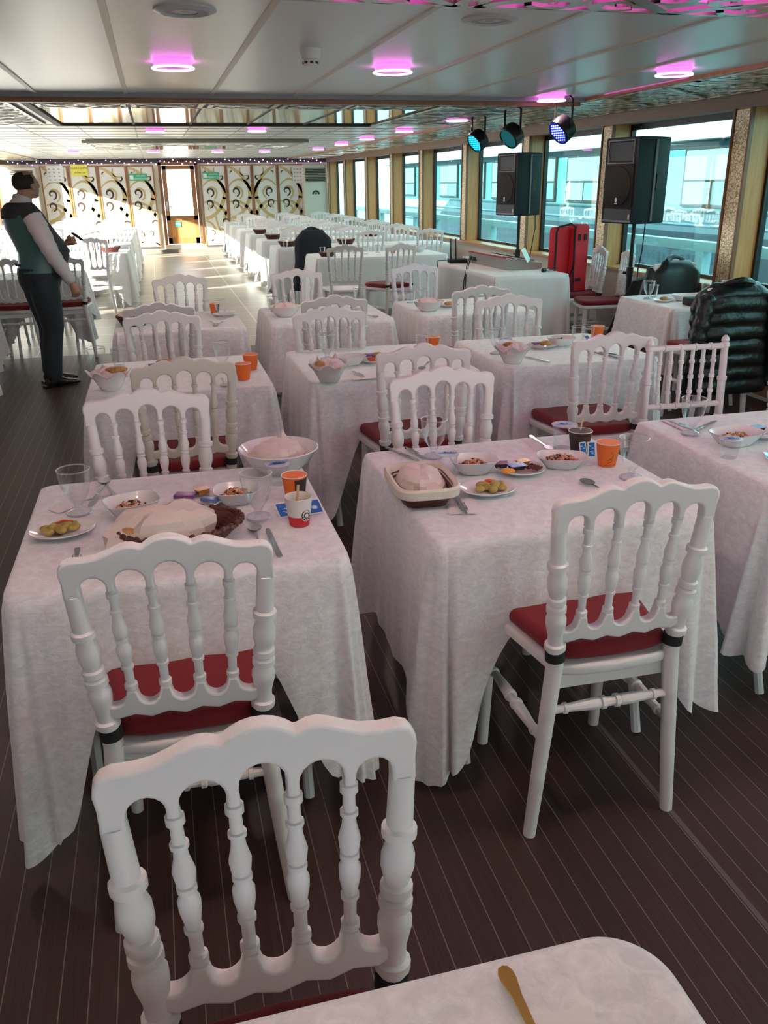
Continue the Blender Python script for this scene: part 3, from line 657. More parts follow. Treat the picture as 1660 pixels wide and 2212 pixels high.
chair(NC,.947,2.83,182,'at the far side of the front middle table')
chair(NC,1.022,3.30,-3,'half hidden, near side of the second row middle table')
chair(NC,1.90,3.30,-2,'red seat at the near side of the second row right table')
chair(CH,2.185,3.17,177,'white bamboo-style chair with ball finials at the far side of the front right table',full=True)
chair(ND,2.66,2.98,180,'only its edge visible at the right, beside the bamboo-style chair')
chair(ND,.69,.42,180,'only its corner visible at the bottom right of the photo')
chair(NC,-.017,4.66,176,'at the far side of the second row left table')
chair(NC,-.03,5.03,-3,'half hidden, near side of the third row left table')
chair(NC,.86,4.50,183,'at the far side of the second row middle table')
chair(NC,.99,5.0,-2,'half hidden, at the near side of the third row middle table')
chair(NC,1.97,4.66,174,'far side of the second row right table')
chair(NC,1.98,5.15,4,'near side of the third row right table')
chair(NC,.136,6.60,184,'beyond the third row left table, standing before the tiled aisle')
chair(NC,1.03,6.68,178,'beyond the third row middle table')
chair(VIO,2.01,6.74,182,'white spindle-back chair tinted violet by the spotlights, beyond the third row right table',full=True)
chair(ND,1.96,9.2,-4,'no cushion, before the wide draped table in mid hall')
chair(NC,2.57,9.15,20,'turned sideways, before the wide draped table in mid hall')
chair(NC,4.25,7.28,75,'turned sideways by the window wall, nearer of two')
chair(NC,4.27,7.85,80,'by the windows with the red instrument case on its seat')
chair(NC,-1.38,8.72,-3,'left edge of the photo, red seat, left of the waiter')
chair(NC,-.90,8.80,3,'red seat, just behind the waiter')
chair(NC,-1.30,10.75,180,'beyond the table behind the waiter')
chair(NC,3.56,4.74,-3,'carrying the black puffer jacket at the right')
chair(NC,4.10,6.27,183,'carrying the smooth black coat by the window')
chair(NC,2.02,11.55,182,'carrying the long dark jacket, behind the draped table')
# folding tables
def table_set(w_,d,legs=True):
    def f():
        t=thing('banquet_table','','table')
        b=MB(); b.box(-w_/2,w_/2,-d/2,d/2,.722,.745,STEELW,bev=.004); b.build('tabletop',t)
        for sx in (-1,1):
            for sy in (-1,1):
                b=MB(); b.tube([(sx*(w_/2-.10),sy*(d/2-.28),.72),(sx*(w_/2-.11),sy*(d/2-.05),.0)],.015,STEELW,8); b.build('leg',t)
            b=MB(); b.tube([(sx*(w_/2-.105),-(d/2-.14),.25),(sx*(w_/2-.105),d/2-.14,.25)],.010,STEELW,8); b.build('crossbar',t)
        return t
    return f
def cloth(w_,d,sides,corner,seed,RR=.035,mtl=None,flare=.014,folds=.012,name='tablecloth',ns=44):
    """sides: mid drop per side (front -y, right +x, back +y, left -x); corner: drop at corners"""
    rnd=random.Random(seed); ph=[rnd.uniform(0,6.28) for _ in range(12)]
    hw,hd=w_/2+.004,d/2+.004; per=[]
    S=[((-hw+RR,-hd),(hw-RR,-hd),(0,-1)),((hw,-hd+RR),(hw,hd-RR),(1,0)),((hw-RR,hd),(-hw+RR,hd),(0,1)),((-hw,hd-RR),(-hw,-hd+RR),(-1,0))]
    Cn=[(hw-RR,-hd+RR,-PI/2),(hw-RR,hd-RR,0),(-hw+RR,hd-RR,PI/2),(-hw+RR,-hd+RR,PI)]
    s=0; ncn=16
    for k in range(4):
        (ax,ay),(bx,by_),nn=S[k]; L=math.hypot(bx-ax,by_-ay)
        for i in range(ns):
            u=(i+.5)/ns*2-1; x=ax+(bx-ax)*(i+.5)/ns; y=ay+(by_-ay)*(i+.5)/ns
            dm=sides[k]; au=abs(u)
            q=max(0,(au-.48)/.46); q=min(1,q); q=q*q*(3-2*q)*.9+.1*q
            dl=dm+(corner[(k+3)%4 if u<0 else k]-dm)*q + .012*math.sin(5*u+ph[k])
            dist=(1-au)*L/2
            per.append((x,y,nn[0],nn[1],dl,math.exp(-(dist/.10)**2),s+L*(i+.5)/ns))
        s+=L; cx,cy,a0=Cn[k]
        for i in range(ncn):
            v=(i+.5)/ncn; a=a0+PI/2*v
            per.append((cx+RR*math.cos(a),cy+RR*math.sin(a),math.cos(a),math.sin(a),corner[k]*(1+.06*math.sin(PI*v)),1.0+.0*v,s+.30*v, v))
        s+=.30
    n_=len(per); nt=18; vs=[];
    zt=TZ+.003
    # top rings
    for fr in (.55,.93,.985):
        for p in per: vs.append((p[0]*fr,p[1]*fr,zt))
    for j in range(nt+1):
        t=j/nt
        for p in per:
            x,y,nx,ny,dl,cw,sa=p[:7]
            v=p[7] if len(p)>7 else None
            f_=flare*t+ .008
            wob=folds*t**.8*(math.sin(sa*38+ph[4])+.6*math.sin(sa*71+ph[5])*(.5+.5*math.sin(sa*9+ph[6])))*(.30+cw*1.7)
            bulge=.040*cw*t**.9
            if v is not None: bulge+= .03*t*math.sin(v*2*PI*1.5+ph[7])*math.sin(PI*v)
            o=f_+wob+bulge+.006*t*noise.noise(Vector((sa*3+seed,t*3,seed)))
            dz=dl*t
            z=zt-.006-dz if j else zt-.003
            o=max(o,.002)
            tx,ty=-ny,nx; sl=.02*t*math.sin(sa*13+ph[8])*(1-cw*.5)
            vs.append((x+nx*o*(1 if j else .3)+tx*sl, y+ny*o*(1 if j else .3)+ty*sl, max(z,.012+.01*math.sin(sa*30))))
    fs=[]; rows=3+nt+1
    for i in range(rows-1):
        for k in range(n_):
            k2=(k+1)%n_; fs.append((i*n_+k,i*n_+k2,(i+1)*n_+k2,(i+1)*n_+k))
    vs.append((0,0,zt)); ci=len(vs)-1; nf=len(fs)
    for k in range(n_): fs.append((k,(k+1)%n_,ci)[::-1])
    b=MB(); b.add(vs,fs,mtl or CLOTH)
    for i in list(range(2*n_))+list(range(nf,len(fs))): b.sm[i]=False
    b.f=[tuple(reversed(f)) for f in b.f]
    return b
TB=Once(table_set(.78,.73)); 
def laid(cx,cy,w_,d,sides,corner,seed,where,rot=0,mtl=None,tb=True,group='white tablecloths',**kw):
    if tb: TB((cx,cy,0),rot,'white folding table, '+where,'folding tables under cloths',(w_/.8,d/.75,1))
    o=cloth(w_,d,sides,corner,seed,mtl=mtl,**kw).build('tablecloth',None,(cx,cy,0),rot,sharp=180); tag(o,'white velvet tablecloth, '+where,'tablecloth',group); return o
c4=lambda a,b,c,d:(a,b,c,d)
laid(-.02,2.195,.78,.76,(.225,.42,.2,.42),(.60,.5,.5,.66),11,'front left table, corners hanging almost to the floor',0)
laid(1.005,2.225,.80,.78,(.25,.42,.2,.50),(.58,.5,.55,.68),12,'front middle table with the square wicker basket',0)
laid(2.06,2.30,.78,.78,(.40,.42,.22,.42),(.6,.5,.5,.52),13,'front right table, cut off by the photo edge',0)
laid(.04,4.10,.80,.76,(.225,.4,.2,.42),(.58,.5,.5,.6),14,'second row left table')
laid(1.03,4.12,.82,.78,(.25,.42,.2,.45),(.5,.5,.5,.64),15,'second row middle table')
laid(2.00,4.13,.82,.78,(.25,.42,.2,.45),(.5,.5,.5,.6),16,'second row right table')
laid(.09,5.85,.80,.78,(.225,.4,.2,.42),(.5,.5,.5,.6),17,'third row left table')
laid(1.08,5.86,.80,.80,(.23,.4,.2,.42),(.45,.5,.5,.42),18,'third row middle table, short draped corners')
laid(2.10,5.86,.80,.80,(.25,.4,.2,.45),(.5,.5,.5,.6),19,'third row right table')
laid(3.80,5.58,.74,.72,(.28,.3,.28,.3),(.4,.4,.4,.42),20,'small table by the window behind the puffer jacket')
laid(.03,.255,.90,.80,(.3,.3,.225,.3),(.4,.4,.32,.4),21,'table at the bottom edge with the golden spoon',0,RR=.075)
laid(3.44,8.46,.75,1.70,(.64,.66,.66,.66),(.69,.7,.7,.69),22,'long table carrying the keyboard, cloth to the floor',0,mtl=SATIN,flare=.01,folds=.009,RR=.012)
laid(2.68,10.70,1.65,.78,(.62,.6,.6,.6),(.68,.6,.6,.68),23,'wide table in the middle of the hall',0,mtl=SATIN,flare=.02)
laid(-1.18,9.50,.80,.76,(.36,.4,.3,.4),(.6,.5,.5,.6),24,'table just behind the waiter')
laid(-1.82,7.52,.80,.76,(.5,.6,.3,.4),(.7,.5,.5,.6),25,'table cut off by the left edge of the photo')
laid(-1.99,9.50,.80,.76,(.36,.4,.3,.4),(.6,.5,.5,.6),26,'leftmost table behind the waiter')

# ================================================================ TABLEWARE
def goblet():
    t=thing('goblet','','glass'); b=MB()
    b.lathe([(.033,0),(.034,.004),(.026,.008),(.012,.014),(.011,.026),(.018,.036),(.031,.056),(.038,.080),(.0425,.108),(.0435,.128)],GLASS,None,28,False)
    b.build('bowl',t)
    b=MB(); b.lathe([(.0435,.127),(.0448,.1287),(.0435,.1304),(.0418,.1287),(.0435,.127)],GLR,None,28,False); b.build('rim',t)
    b=MB(); b.lathe([(.034,.0),(.0355,.003),(.034,.006),(.001,.006)],GLR,None,24); b.build('foot',t); return t
GLR=glass('glass_edge',(0.80,0.82,0.84),0.62,0.08,edge_white=0.65)  # bright rim highlight put into the glass colour
def tumbler():
    t=thing('tumbler','','glass'); b=MB(); b.lathe([(.026,.004),(.030,.03),(.034,.062),(.036,.090)],GLASS,None,26,False); b.build('body',t)
    b=MB(); b.lathe([(.036,.089),(.0372,.0905),(.036,.092),(.0345,.0905),(.036,.089)],GLR,None,26,False); b.build('rim',t)
    b=MB(); b.lathe([(.026,0),(.027,.003),(.026,.008),(.001,.008)],GLR,None,22); b.build('base',t); return t
def watercup():
    t=thing('water_cup','','water cup'); b=MB(); b.lathe([(.024,.0),(.026,.003),(.029,.035),(.034,.058),(.035,.062)],GLASS,None,24); b.build('cup',t)
    b=MB(); b.lathe([(.037,.062),(.038,.063),(.037,.0645),(.001,.0645)],FILMG,None,24); b.text('SU',.022,BLUE,TR(0,0,.066)); 
    b.prism([[(-.03,-.012),(.02,-.022),(.03,-.01),(-.02,.0)]],.0006,FOILB,TR(0,.008,.0655)); b.build('foil_lid',t)
    return t
GB=Once(goblet); TU=Once(tumbler); WC=Once(watercup)
def bowl_sq(rx,ry,h,n=3.4,seg=36,th=.004,rim=.006):
    """superelliptic bowl, double walled"""
    def ring(fx,z): 
        o=[]
        for k in range(seg):
            a=2*PI*k/seg; c,s=math.cos(a),math.sin(a); e=2/n
            o.append((rx*fx*math.copysign(abs(c)**e,c), ry*fx*math.copysign(abs(s)**e,s), z))
        return o
    b=MB(); b.rings([ring(.5,0),ring(.58,.002),ring(.72,h*.35),ring(.90,h*.8),ring(1,h),ring(.97,h+.001),ring(.86,h*.8),ring(.66,h*.35),ring(.45,h*.2)],PORC); return b
def sq_bowl(rx,ry,h):
    def f():
        t=thing('square_bowl','','bowl'); bowl_sq(rx,ry,h).build('dish',t); return t
    return f
SB=Once(sq_bowl(.062,.056,.042)); SB2=Once(sq_bowl(.075,.050,.038)); SB3=Once(sq_bowl(.075,.06,.045))
def plate(rx,ry):
    def f():
        t=thing('plate','','plate'); b=MB(); 
        pr=[(.55,0),(.60,.003),(.80,.008),(1.0,.017),(.985,.019),(.78,.011),(.60,.006),(.02,.005)]
        b.rings([[(rx*r*math.cos(2*PI*k/36),ry*r*math.sin(2*PI*k/36),z) for k in range(36)] for r,z in pr],PORC); b.build('dish',t); return t
    return f
PL=Once(plate(.083,.066)); PL2=Once(plate(.075,.072))
def round_bowl():
    t=thing('round_bowl','','bowl'); b=MB(); b.lathe([(.052,0),(.056,.004),(.085,.03),(.105,.062),(.110,.068),(.107,.070),(.098,.058),(.075,.03),(.045,.012),(.001,.010)],PORC,None,36); b.build('dish',t); return t
RB=Once(round_bowl)
def flower_bowl():
    t=thing('petal_bowl','','bowl'); b=MB(); rr=[]
    for (r,z,am) in ((.04,0,0),(.045,.004,0),(.058,.03,.06),(.075,.06,.12),(.092,.078,.2),(.089,.079,.2),(.070,.058,.12),(.052,.03,.05),(.035,.012,0)):
        rr.append([(r*(1+am*.5*math.cos(6*a))*math.cos(a), r*(1+am*.5*math.cos(6*a))*math.sin(a), z*(1+am*.9*math.cos(6*a))) for a in [2*PI*k/48 for k in range(48)]])
    b.rings(rr,PORC); b.build('dish',t); return t
FB=Once(flower_bowl)
def crumple(rx,ry,h,seed,n1=20,n2=7,amp=.30):
    """wrapped sheet of thin paper with sharp folds, base open on the dish"""
    rr=[]
    for j in range(n2+1):
        t=j/n2; ph=t*PI/2*.985
        ring=[]
        for k in range(n1):
            a=2*PI*k/n1
            nz=noise.noise(Vector((math.cos(a)*1.7+seed,math.sin(a)*1.7,t*2.2)))*amp + abs(noise.noise(Vector((a*1.3,t*4,seed*3))))*amp*.5
            r=(math.cos(ph)*.92+.08)*(1+nz)
            z=h*math.sin(ph)**.7*(1+nz*.8*(1-t**6))
            ring.append((rx*r*math.cos(a),ry*r*math.sin(a),max(z,.0)))
        rr.append(ring)
    return rr
def paper(loc,rx,ry,h,seed,label,m_=None,rot=0,name='bread_wrap',tip=None,cat='wrapping paper'):
    b=MB(); b.rings(crumple(rx,ry,h,seed),m_ or PAPER)
    if tip:
        for (a,l) in tip:
            c,s=math.cos(a),math.sin(a); b.add([(rx*.5*c,ry*.5*s,h*.6),(rx*.7*c-.03*s,ry*.7*s+.03*c,h*.7),(rx*.7*c+.03*s,ry*.7*s-.03*c,h*.7),(rx*.6*c*l,ry*.6*s*l,h*1.45)],[(0,1,3),(0,3,2),(1,2,3),(0,2,1)],m_ or NAPK,None,False)
    o=b.build(name,None,loc,rot,sharp=12); return tag(o,label,cat)
def fork():
    t=thing('fork','','fork'); b=MB()
    b.prism([[(-.0035,-.02),(-.003,0),(-.0045,.06),(-.0075,.10),(-.006,.113),(.006,.113),(.0075,.10),(.0045,.06),(.003,0),(.0035,-.02)]],.0022,CHROME,TR(0,-.05,.004),.0008,1); b.build('handle',t)
    b=MB(); b.prism([arc(0,-.038,.011,.012,PI,2*PI,8)+[(.011,-.03),(-.011,-.03)]],.002,CHROME,TR(0,0,.005)); b.prism([[(-.003,-.075),(.003,-.075),(.004,-.045),(-.004,-.045)]],.002,CHROME,TR(0,0,.0045))
    for i in range(4): x=-.0095+i*.00633; b.box(x-.0013,x+.0013,-.033,.012,.004,.0062,CHROME)
    b.build('tines',t)
    return t
def spoon(mm=CHROME):
    def f():
        t=thing('spoon','','spoon'); b=MB(); b.prism([[(-.004,-.055),(-.003,0),(-.005,.05),(-.0078,.070),(-.0075,.077),(-.005,.083),(0,.085),(.005,.083),(.0075,.077),(.0078,.070),(.005,.05),(.003,0),(.004,-.055)]],.0022,mm,TR(0,0,.005)@RZ(PI),.0008,1); b.build('handle',t)
        b=MB(); rr=[]
        for r,z in ((1.0,.008),(.85,.0035),(.5,.001),(.1,.0005)): rr.append([(.019*r*math.cos(a),.028*r*math.sin(a)+.078,z) for a in [2*PI*k/20 for k in range(20)]])
        b.rings(rr,mm); b.rings([[(p[0]*.96,(p[1]-.078)*.96+.078,p[2]+.0012) for p in r] for r in rr],mm); b.build('bowl',t); return t
    return f
def knife():
    t=thing('knife','','knife'); b=MB(); b.prism([[(-.006,0),(-.0065,-.05),(-.008,-.085),(0,-.092),(.008,-.085),(.0065,-.05),(.006,0)]],.005,CHROME,TR(0,0,.0035),.0018,2); b.build('handle',t)
    b=MB(); b.prism([[(-.005,0),(-.0085,.02),(-.0085,.08),(-.004,.098),(.003,.102),(.006,.09),(.006,0)]],.0014,CHROME,TR(0,0,.0035)); b.build('blade',t); return t
FO=Once(fork); SN=Once(spoon()); KN=Once(knife); GSN=Once(spoon(GOLDST))
def cup(body,kind,band=None,h=.075,r=.033):
    r=r*1.1
    def f():
        t=thing('paper_cup','','paper cup'); b=MB(); seg=48
        rr=[]; r0=r*.72
        for z,fr in ((0,1),(h*.38,.0),(h*.38,.0),(h,.0)):
            pass
        if kind=='ripple':
            for z in (0,.35,.36,1):
                rr.append([((r0+(r-r0)*z)*(1+(.018 if (k%2 and z>.35) else 0))*math.cos(2*PI*k/96),(r0+(r-r0)*z)*(1+(.018 if (k%2 and z>.35) else 0))*math.sin(2*PI*k/96),h*z) for k in range(96)])
            b.rings(rr[:2],CUPR,True); b.rings(rr[2:],CUPW,False)
            bm_=MB()
            # round badge facing front, on the wall
            for (R0,z_,mm) in ((.0165,.0008,CUPW),(.0150,.0014,COFB),(.0098,.0020,CUPW),(.0085,.0024,COFB),(.0055,.0028,CUPW)):
                bm_.prism([[(R0*math.cos(2*PI*k/18),R0*math.sin(2*PI*k/18)) for k in range(18)]],.0006,mm,TR(0,0,z_))
            for k in range(10): bm_.box(-.0012,.0012,.0108,.0138,.0024,.0030,CUPW,RZ(k*2*PI/10+.3))
            Tb=RZ(R(-62))@TR(r*.845,0,h*.42)@RY(PI/2-.11)@RZ(PI/2); bm_.v=[tuple(Tb@Vector(v)) for v in bm_.v]
            for i,v in enumerate(bm_.v):
                rad=math.hypot(v[0],v[1]); a=math.atan2(v[1],v[0]); tgt=(r0+(r-r0)*v[2]/h)*1.02+ (rad*math.cos(a-R(-62))-r*.845)*1.0
                bm_.v[i]=(tgt*math.cos(a),tgt*math.sin(a),v[2])
            bo=bm_.build('badge',t)
        else:
            n_=64
            for z in (0,1): rr.append([((r0+(r-r0)*z)*math.cos(2*PI*k/n_),(r0+(r-r0)*z)*math.sin(2*PI*k/n_),h*z) for k in range(n_)])
            b.rings(rr,body)
            if kind=='half': # second colour wraps half of the wall
                vs=[];fs=[]
                for k in range(25):
                    a=-1.35+k*2.1/24
                    for z in (0.01,.93): q=(r0+(r-r0)*z)+.0006; vs.append((q*math.cos(a),q*math.sin(a),h*z))
                for k in range(24): fs.append((2*k,2*k+2,2*k+3,2*k+1))
                b.add(vs,fs,band)
            if kind=='steam':
                def wrap(pts):
                    vs=[];fs=[]
                    for i,(u,z,wd) in enumerate(pts):
                        u0,z0,_=pts[max(0,i-1)];u1,z1,_=pts[min(len(pts)-1,i+1)]; l=math.hypot(u1-u0,z1-z0) or 1; nx,nz=-(z1-z0)/l*wd/2,(u1-u0)/l*wd/2
                        for s in (1,-1):
                            zz=z+s*nz; q=(r0+(r-r0)*zz/h)+.0006; a=(u+s*nx)/r-1.75; vs.append((q*math.cos(a),q*math.sin(a),zz))
                    for i in range(len(pts)-1): fs.append((2*i,2*i+2,2*i+3,2*i+1))
                    b.add(vs,fs,COFB)
                wrap(bez((-.012,.022),(0,.026),(.014,.036),(.006,.048),.001,.004,.001)); wrap(bez((-.012,.014),(-.002,.016),(.008,.02),(.010,.03),.001,.003,.001)); wrap(bez((.004,.05),(-.002,.054),(-.004,.046),(.002,.046),.001,.002,.001))
                wrap(bez((.03,.03),(.034,.038),(.03,.05),(.036,.054),.003,.004,.002))
                for k in range(7): u=-.02+k*.008; wrap([(u-.0015,.007,.002),(u,.007,.0035),(u+.0015,.007,.002)])
        b.build('wall',t)
        b=MB(); b.tube([(r*math.cos(2*PI*k/40),r*math.sin(2*PI*k/40),h) for k in range(41)],.0014,CUPW,6,False)
        b.lathe([(r-.001,h-.001),(r*.74,.012),(.001,.011)],CUPW,None,32,False); b.build('rim',t)
        return t
    return f
CR=Once(cup(CUPW,'ripple',h=.078,r=.033)); CO=Once(cup(ORANGE,'steam',h=.075,r=.0345)); CH2=Once(cup(ORANGE,'half',COFB)); CB=Once(cup(COFB,'half',ORANGE,.075,.035))
def scatter(loc,n,rx,ry,h,size,m_,seed,name,label,cat,base=0.020,rot=0):
    rnd=random.Random(seed); b=MB()
    mm=m_ if isinstance(m_,(list,tuple)) else [m_]
    for i in range(n):
        a=rnd.uniform(0,2*PI); q=math.sqrt(rnd.random()); x,y=rx*q*math.cos(a),ry*q*math.sin(a); z=base+h*(1-q*q)*rnd.random()+size*.3
        T=TR(x,y,z)@RZ(rnd.uniform(0,6))@RY(rnd.uniform(-.5,.5)); s=size*rnd.uniform(.6,1.3)
        b.box(-s,s,-s*.35,s*.35,-s*.3,s*.3,mm[i%len(mm)],T)
    o=b.build(name,None,loc,rot); return tag(o,label,cat,None,'stuff')
def blob(b,x,y,z,rx,ry,rz,m_,seed=0,seg=12):
    rr=[]
    for j in range(1,7):
        p=-PI/2+PI*j/7; rr.append([(x+rx*math.cos(p)*math.cos(a)*(1+.1*math.sin(3*a+seed)),y+ry*math.cos(p)*math.sin(a),z+rz*math.sin(p)) for a in [2*PI*k/seg for k in range(seg)]])
    b.rings(rr,m_)
def potatoes(loc,label,rot=0,seed=0):
    rnd=random.Random(seed); b=MB()
    for i in range(16):
        a=i*2.4+seed; q=.2+.8*((i*37)%16)/16; blob(b,.048*q*math.cos(a),.028*q*math.sin(a),.014+.010*(1-q)+.004*rnd.random(),.014,.012,.010,POTATO,i)
    o=b.build('potato_salad',None,loc,rot); tag(o,label,'food',None,'stuff'); return o
SALM=[SALAD,SALAD,mat('salad_pale',(.78,.62,.46),.5),mat('salad_orange',(.72,.25,.07),.5),OLIVE]
def sachet(loc,rot,label,m_=BLUE,w_=.033,h=.048,stand=False,tilt=0,mark='strokes'):
    b=MB(); b.box(-w_/2,w_/2,-h/2,h/2,0,.0022,NAPK); b.box(-w_/2+.003,w_/2-.003,-h/2+.003,h/2-.003,.0022,.0030,m_)
    if mark=='strokes':
        for i,(x,y,l) in enumerate(((-.006,.012,.010),(.004,.004,.006),(.0,-.008,.014),(.003,-.014,.008))): ribbon(b,bez((x-l/2,y),(x-l/4,y+.004),(x+l/4,y-.004),(x+l/2,y),.0012,.0022,.001),WINK,TR(0,0,.003),.0004)
    if mark=='sun':
        for k in range(12): b.box(.004,.009,-.0008,.0008,.003,.0035,WINK,TR(0,-.004,0)@RZ(k*PI/6))
        b.prism([[(.004*math.cos(k*PI/6),.004*math.sin(k*PI/6)-.004) for k in range(12)]],.0005,WINK,TR(0,0,.0033))
    o=b.build('sugar_sachet',None,loc,rot); o.rotation_euler=(tilt,0,rot); return tag(o,label,'sachet')
def tub(loc,rot,label,m_,top,r=.022):
    t=thing('jam_tub',label,'jam tub',loc,rot); b=MB()
    b.rings([[(x*s,y*s,z) for x,y in ((-r,-r*.75),(r,-r*.75),(r,r*.75),(-r,r*.75))] for s,z in ((.75,0),(.95,.013),(1.05,.0135))],m_); b.build('tub',t)
    b=MB(); b.box(-r*1.08,r*1.08,-r*.82,r*.82,.0136,.0146,top); b.build('lid',t); return t
def napkin(loc,rot,label,w_=.11,h=.075):
    b=MB(); n_=8; vs=[];fs=[]
    for i in range(n_+1):
        for j in range(n_+1):
            x=(i/n_-.5)*w_; y=(j/n_-.5)*h; vs.append((x,y,.0012+.002*abs(noise.noise(Vector((x*30,y*30,loc[0]*9))))))
    for i in range(n_):
        for j in range(n_): a=i*(n_+1)+j; fs.append((a,a+n_+1,a+n_+2,a+1))
    b.add(vs,fs,NAPK); o=b.build('napkin',None,loc,rot); return tag(o,label,'napkin')
def stirrer(loc,lab,tilt=.15,rot=0):
    b=MB(); b.box(-.0035,.0035,-.0008,.0008,0,.085,WOODS,RX(tilt)@RY(.1)); o=b.build('wooden_stirrer',None,loc,rot); return tag(o,lab,'stirrer')
def wicker_round(rx,ry,h,lab,loc,rot=0):
    t=thing('bread_basket',lab,'basket',loc,rot); b=MB(); n_=30
    for j in range(6):
        f_=.72+.28*(j/5); z=.006+h*j/6
        b.tube([(rx*f_*(1+.02*math.sin(k*PI))*math.cos(2*PI*k/n_),ry*f_*math.sin(2*PI*k/n_),z+.003*(-1)**k) for k in range(n_+1)],.0052,WICK,6,False)
    b.rings([[(rx*f_*math.cos(2*PI*k/24),ry*f_*math.sin(2*PI*k/24),z) for k in range(24)] for f_,z in ((.01,.004),(.70,.004),(.97,h))],WICK,False); b.build('woven_body',t)
    b=MB(); 
    for k in range(34):
        a=2*PI*k/34; T=TR(rx*math.cos(a),ry*math.sin(a),h)@RZ(a)@RX(.6); b.lathe([(.003,-.009),(.0075,-.004),(.0075,.004),(.003,.009)],WICK,T@RX(PI/2),8)
    b.build('braided_rim',t); return t
def bread(loc,rot,label,l=.05):
    b=MB(); blob(b,0,0,.012,l,.02,.014,BREAD,1,14); o=b.build('bread_piece',None,loc,rot); return tag(o,label,'bread')
# ---- front left table
A='on the front left table'
GB((-.286,2.301,TT),0,'footed glass %s, at its far left corner'%A)
GB((.191,2.125,TT),0,'footed glass %s, in front of the square bowl'%A)
PL((-.315,2.150,TT),R(8),'oval plate of potato salad %s, left edge'%A); potatoes((-.315,2.15,TT+.003),'yellow potato salad with red pepper strip, front left table',R(8),1)
b=MB(); b.tube([(-.02,0,.034),(0,.003,.038),(.022,.0,.035)],.0025,PEPPER,6); tag(b.build('pepper_strip',None,(-.31,2.152,TT)),'red pepper strip on the potato salad of the front left table','garnish')
SB3((-.141,2.245,TT),R(15),'white square salad bowl at the centre of the front left table'); scatter((-.141,2.24,TT),170,.043,.038,.022,.0058,SALM,3,'salad','pink shredded salad in the square bowl, centre of the front left table','salad',rot=0)
SB((.145,2.262,TT),R(-5),'white square bowl %s, behind the footed glass'%A,scale=(1.05,1.05,1)); scatter((.145,2.26,TT),170,.043,.038,.022,.0058,SALM,4,'salad','pale salad in the square bowl behind the footed glass','salad')
SN((-.212,2.47,TT),R(15),'spoon %s, lying beside a knife at the back'%A); KN((-.245,2.44,TT),R(170),'knife %s, lying beside a spoon at the back'%A); napkin((-.255,2.45,TT),R(20),'paper napkin under spoon and knife, front left table'); 
napkin((-.335,2.35,TT),R(40),'folded napkin at the far left corner of the front left table',.06,.05)
FO((-.268,1.975,TT+.002),R(3),'fork %s, tines showing above the chair crest'%A); napkin((-.245,1.965,TT),R(5),'napkin under the fork, front left table',.10,.09)
wicker_round(.155,.105,.045,'dark round wicker bread basket on the front left table',(-.015,2.03,TT),R(5))
paper((-.055,2.05,TT+.012),.135,.085,.075,5,'pale wrapping paper over the bread, front left table',PAPER,R(14))
bread((-.150,2.015,TT+.036),R(-50),'bread piece peeking from the wrap, front left table',.05)
PL2((.035,2.270,TT),0,'round plate with jam sachets, front left table')
b=MB(); b.box(-.03,.03,-.018,.018,0,.010,PURPLE,bev=.003); tag(b.build('jam_sachet',None,(.004,2.30,TT+.018),R(-20)),'purple jam sachet on the round plate, front left table','sachet')
b=MB(); b.box(-.026,.026,-.012,.012,0,.010,FOILB,bev=.003); tag(b.build('butter_sachet',None,(.070,2.245,TT+.018),R(-35)),'blue butter sachet on the round plate, front left table','sachet')
tub((.052,2.312,TT+.019),R(25),'amber honey tub on the round plate, front left table',GOLDF,GOLDF,.019)
RB((.302,2.512,TT),0,'large round porcelain bowl at the far right corner of the front left table',scale=(1.15,1.15,1.1)); paper((.300,2.512,TT+.036),.090,.082,.055,9,'pale paper wrap heaped in the large round bowl',PAPER,0,tip=[(1.2,1.3)])
WC((.280,2.385,TT),R(20),'foil-lidded water cup before the large round bowl')
CH2((.309,2.235,TT),R(-20),'orange and dark brown paper cup, front left table')
CR((.291,2.050,TT),0,'white ribbed paper cup with red base and round badge'); stirrer((.283,2.052,TT+.03),'wooden stirrer standing in the red and white cup')
scatter((.291,2.05,TT),26,.020,.020,.006,.006,[WOODS,CUPW,GOLDF],8,'sugar_bits','torn sugar bits inside the red and white cup','litter',base=.055)
sachet((.262,2.128,TT+.012),R(8),'blue sugar sachet left of the red and white cup',w_=.042,h=.058,tilt=.35); sachet((.345,2.130,TT+.012),R(5),'blue sugar sachet with white sun mark, right of the red and white cup',w_=.042,h=.058,tilt=.35,mark='sun')
SN((.170,1.965,TT),R(0),'spoon %s, front right, reflecting yellow light'%A); KN((.207,1.935,TT),R(2),'knife %s, near its front right corner'%A)
# ---- front middle table
A='on the front middle table'
t=thing('bread_basket','square dark wicker basket with cream liner, front middle table','basket',(.662,2.155,TT),R(-3)); t.scale=(1.08,1.08,1.1)
b=MB()
for j in range(6):
    f_=.70+.05*j; z=.005+j*.0085
    pts=[]
    for k in range(41):
        a=2*PI*k/40; c,s=math.cos(a),math.sin(a); e=.45; pts.append((.080*f_*math.copysign(abs(c)**e,c),.115*f_*math.copysign(abs(s)**e,s),z+.002*math.sin(k*PI)))
    b.tube(pts,.0055,WICK,6,False)
sup=lambda rx,ry,z,e=.45,n_=40:[(rx*math.copysign(abs(math.cos(2*PI*k/n_))**e,math.cos(2*PI*k/n_)),ry*math.copysign(abs(math.sin(2*PI*k/n_))**e,math.sin(2*PI*k/n_)),z) for k in range(n_)]
b.rings([sup(.01,.01,.004),sup(.055,.08,.004),sup(.076,.108,.05)],WICK,False); b.build('woven_body',t)
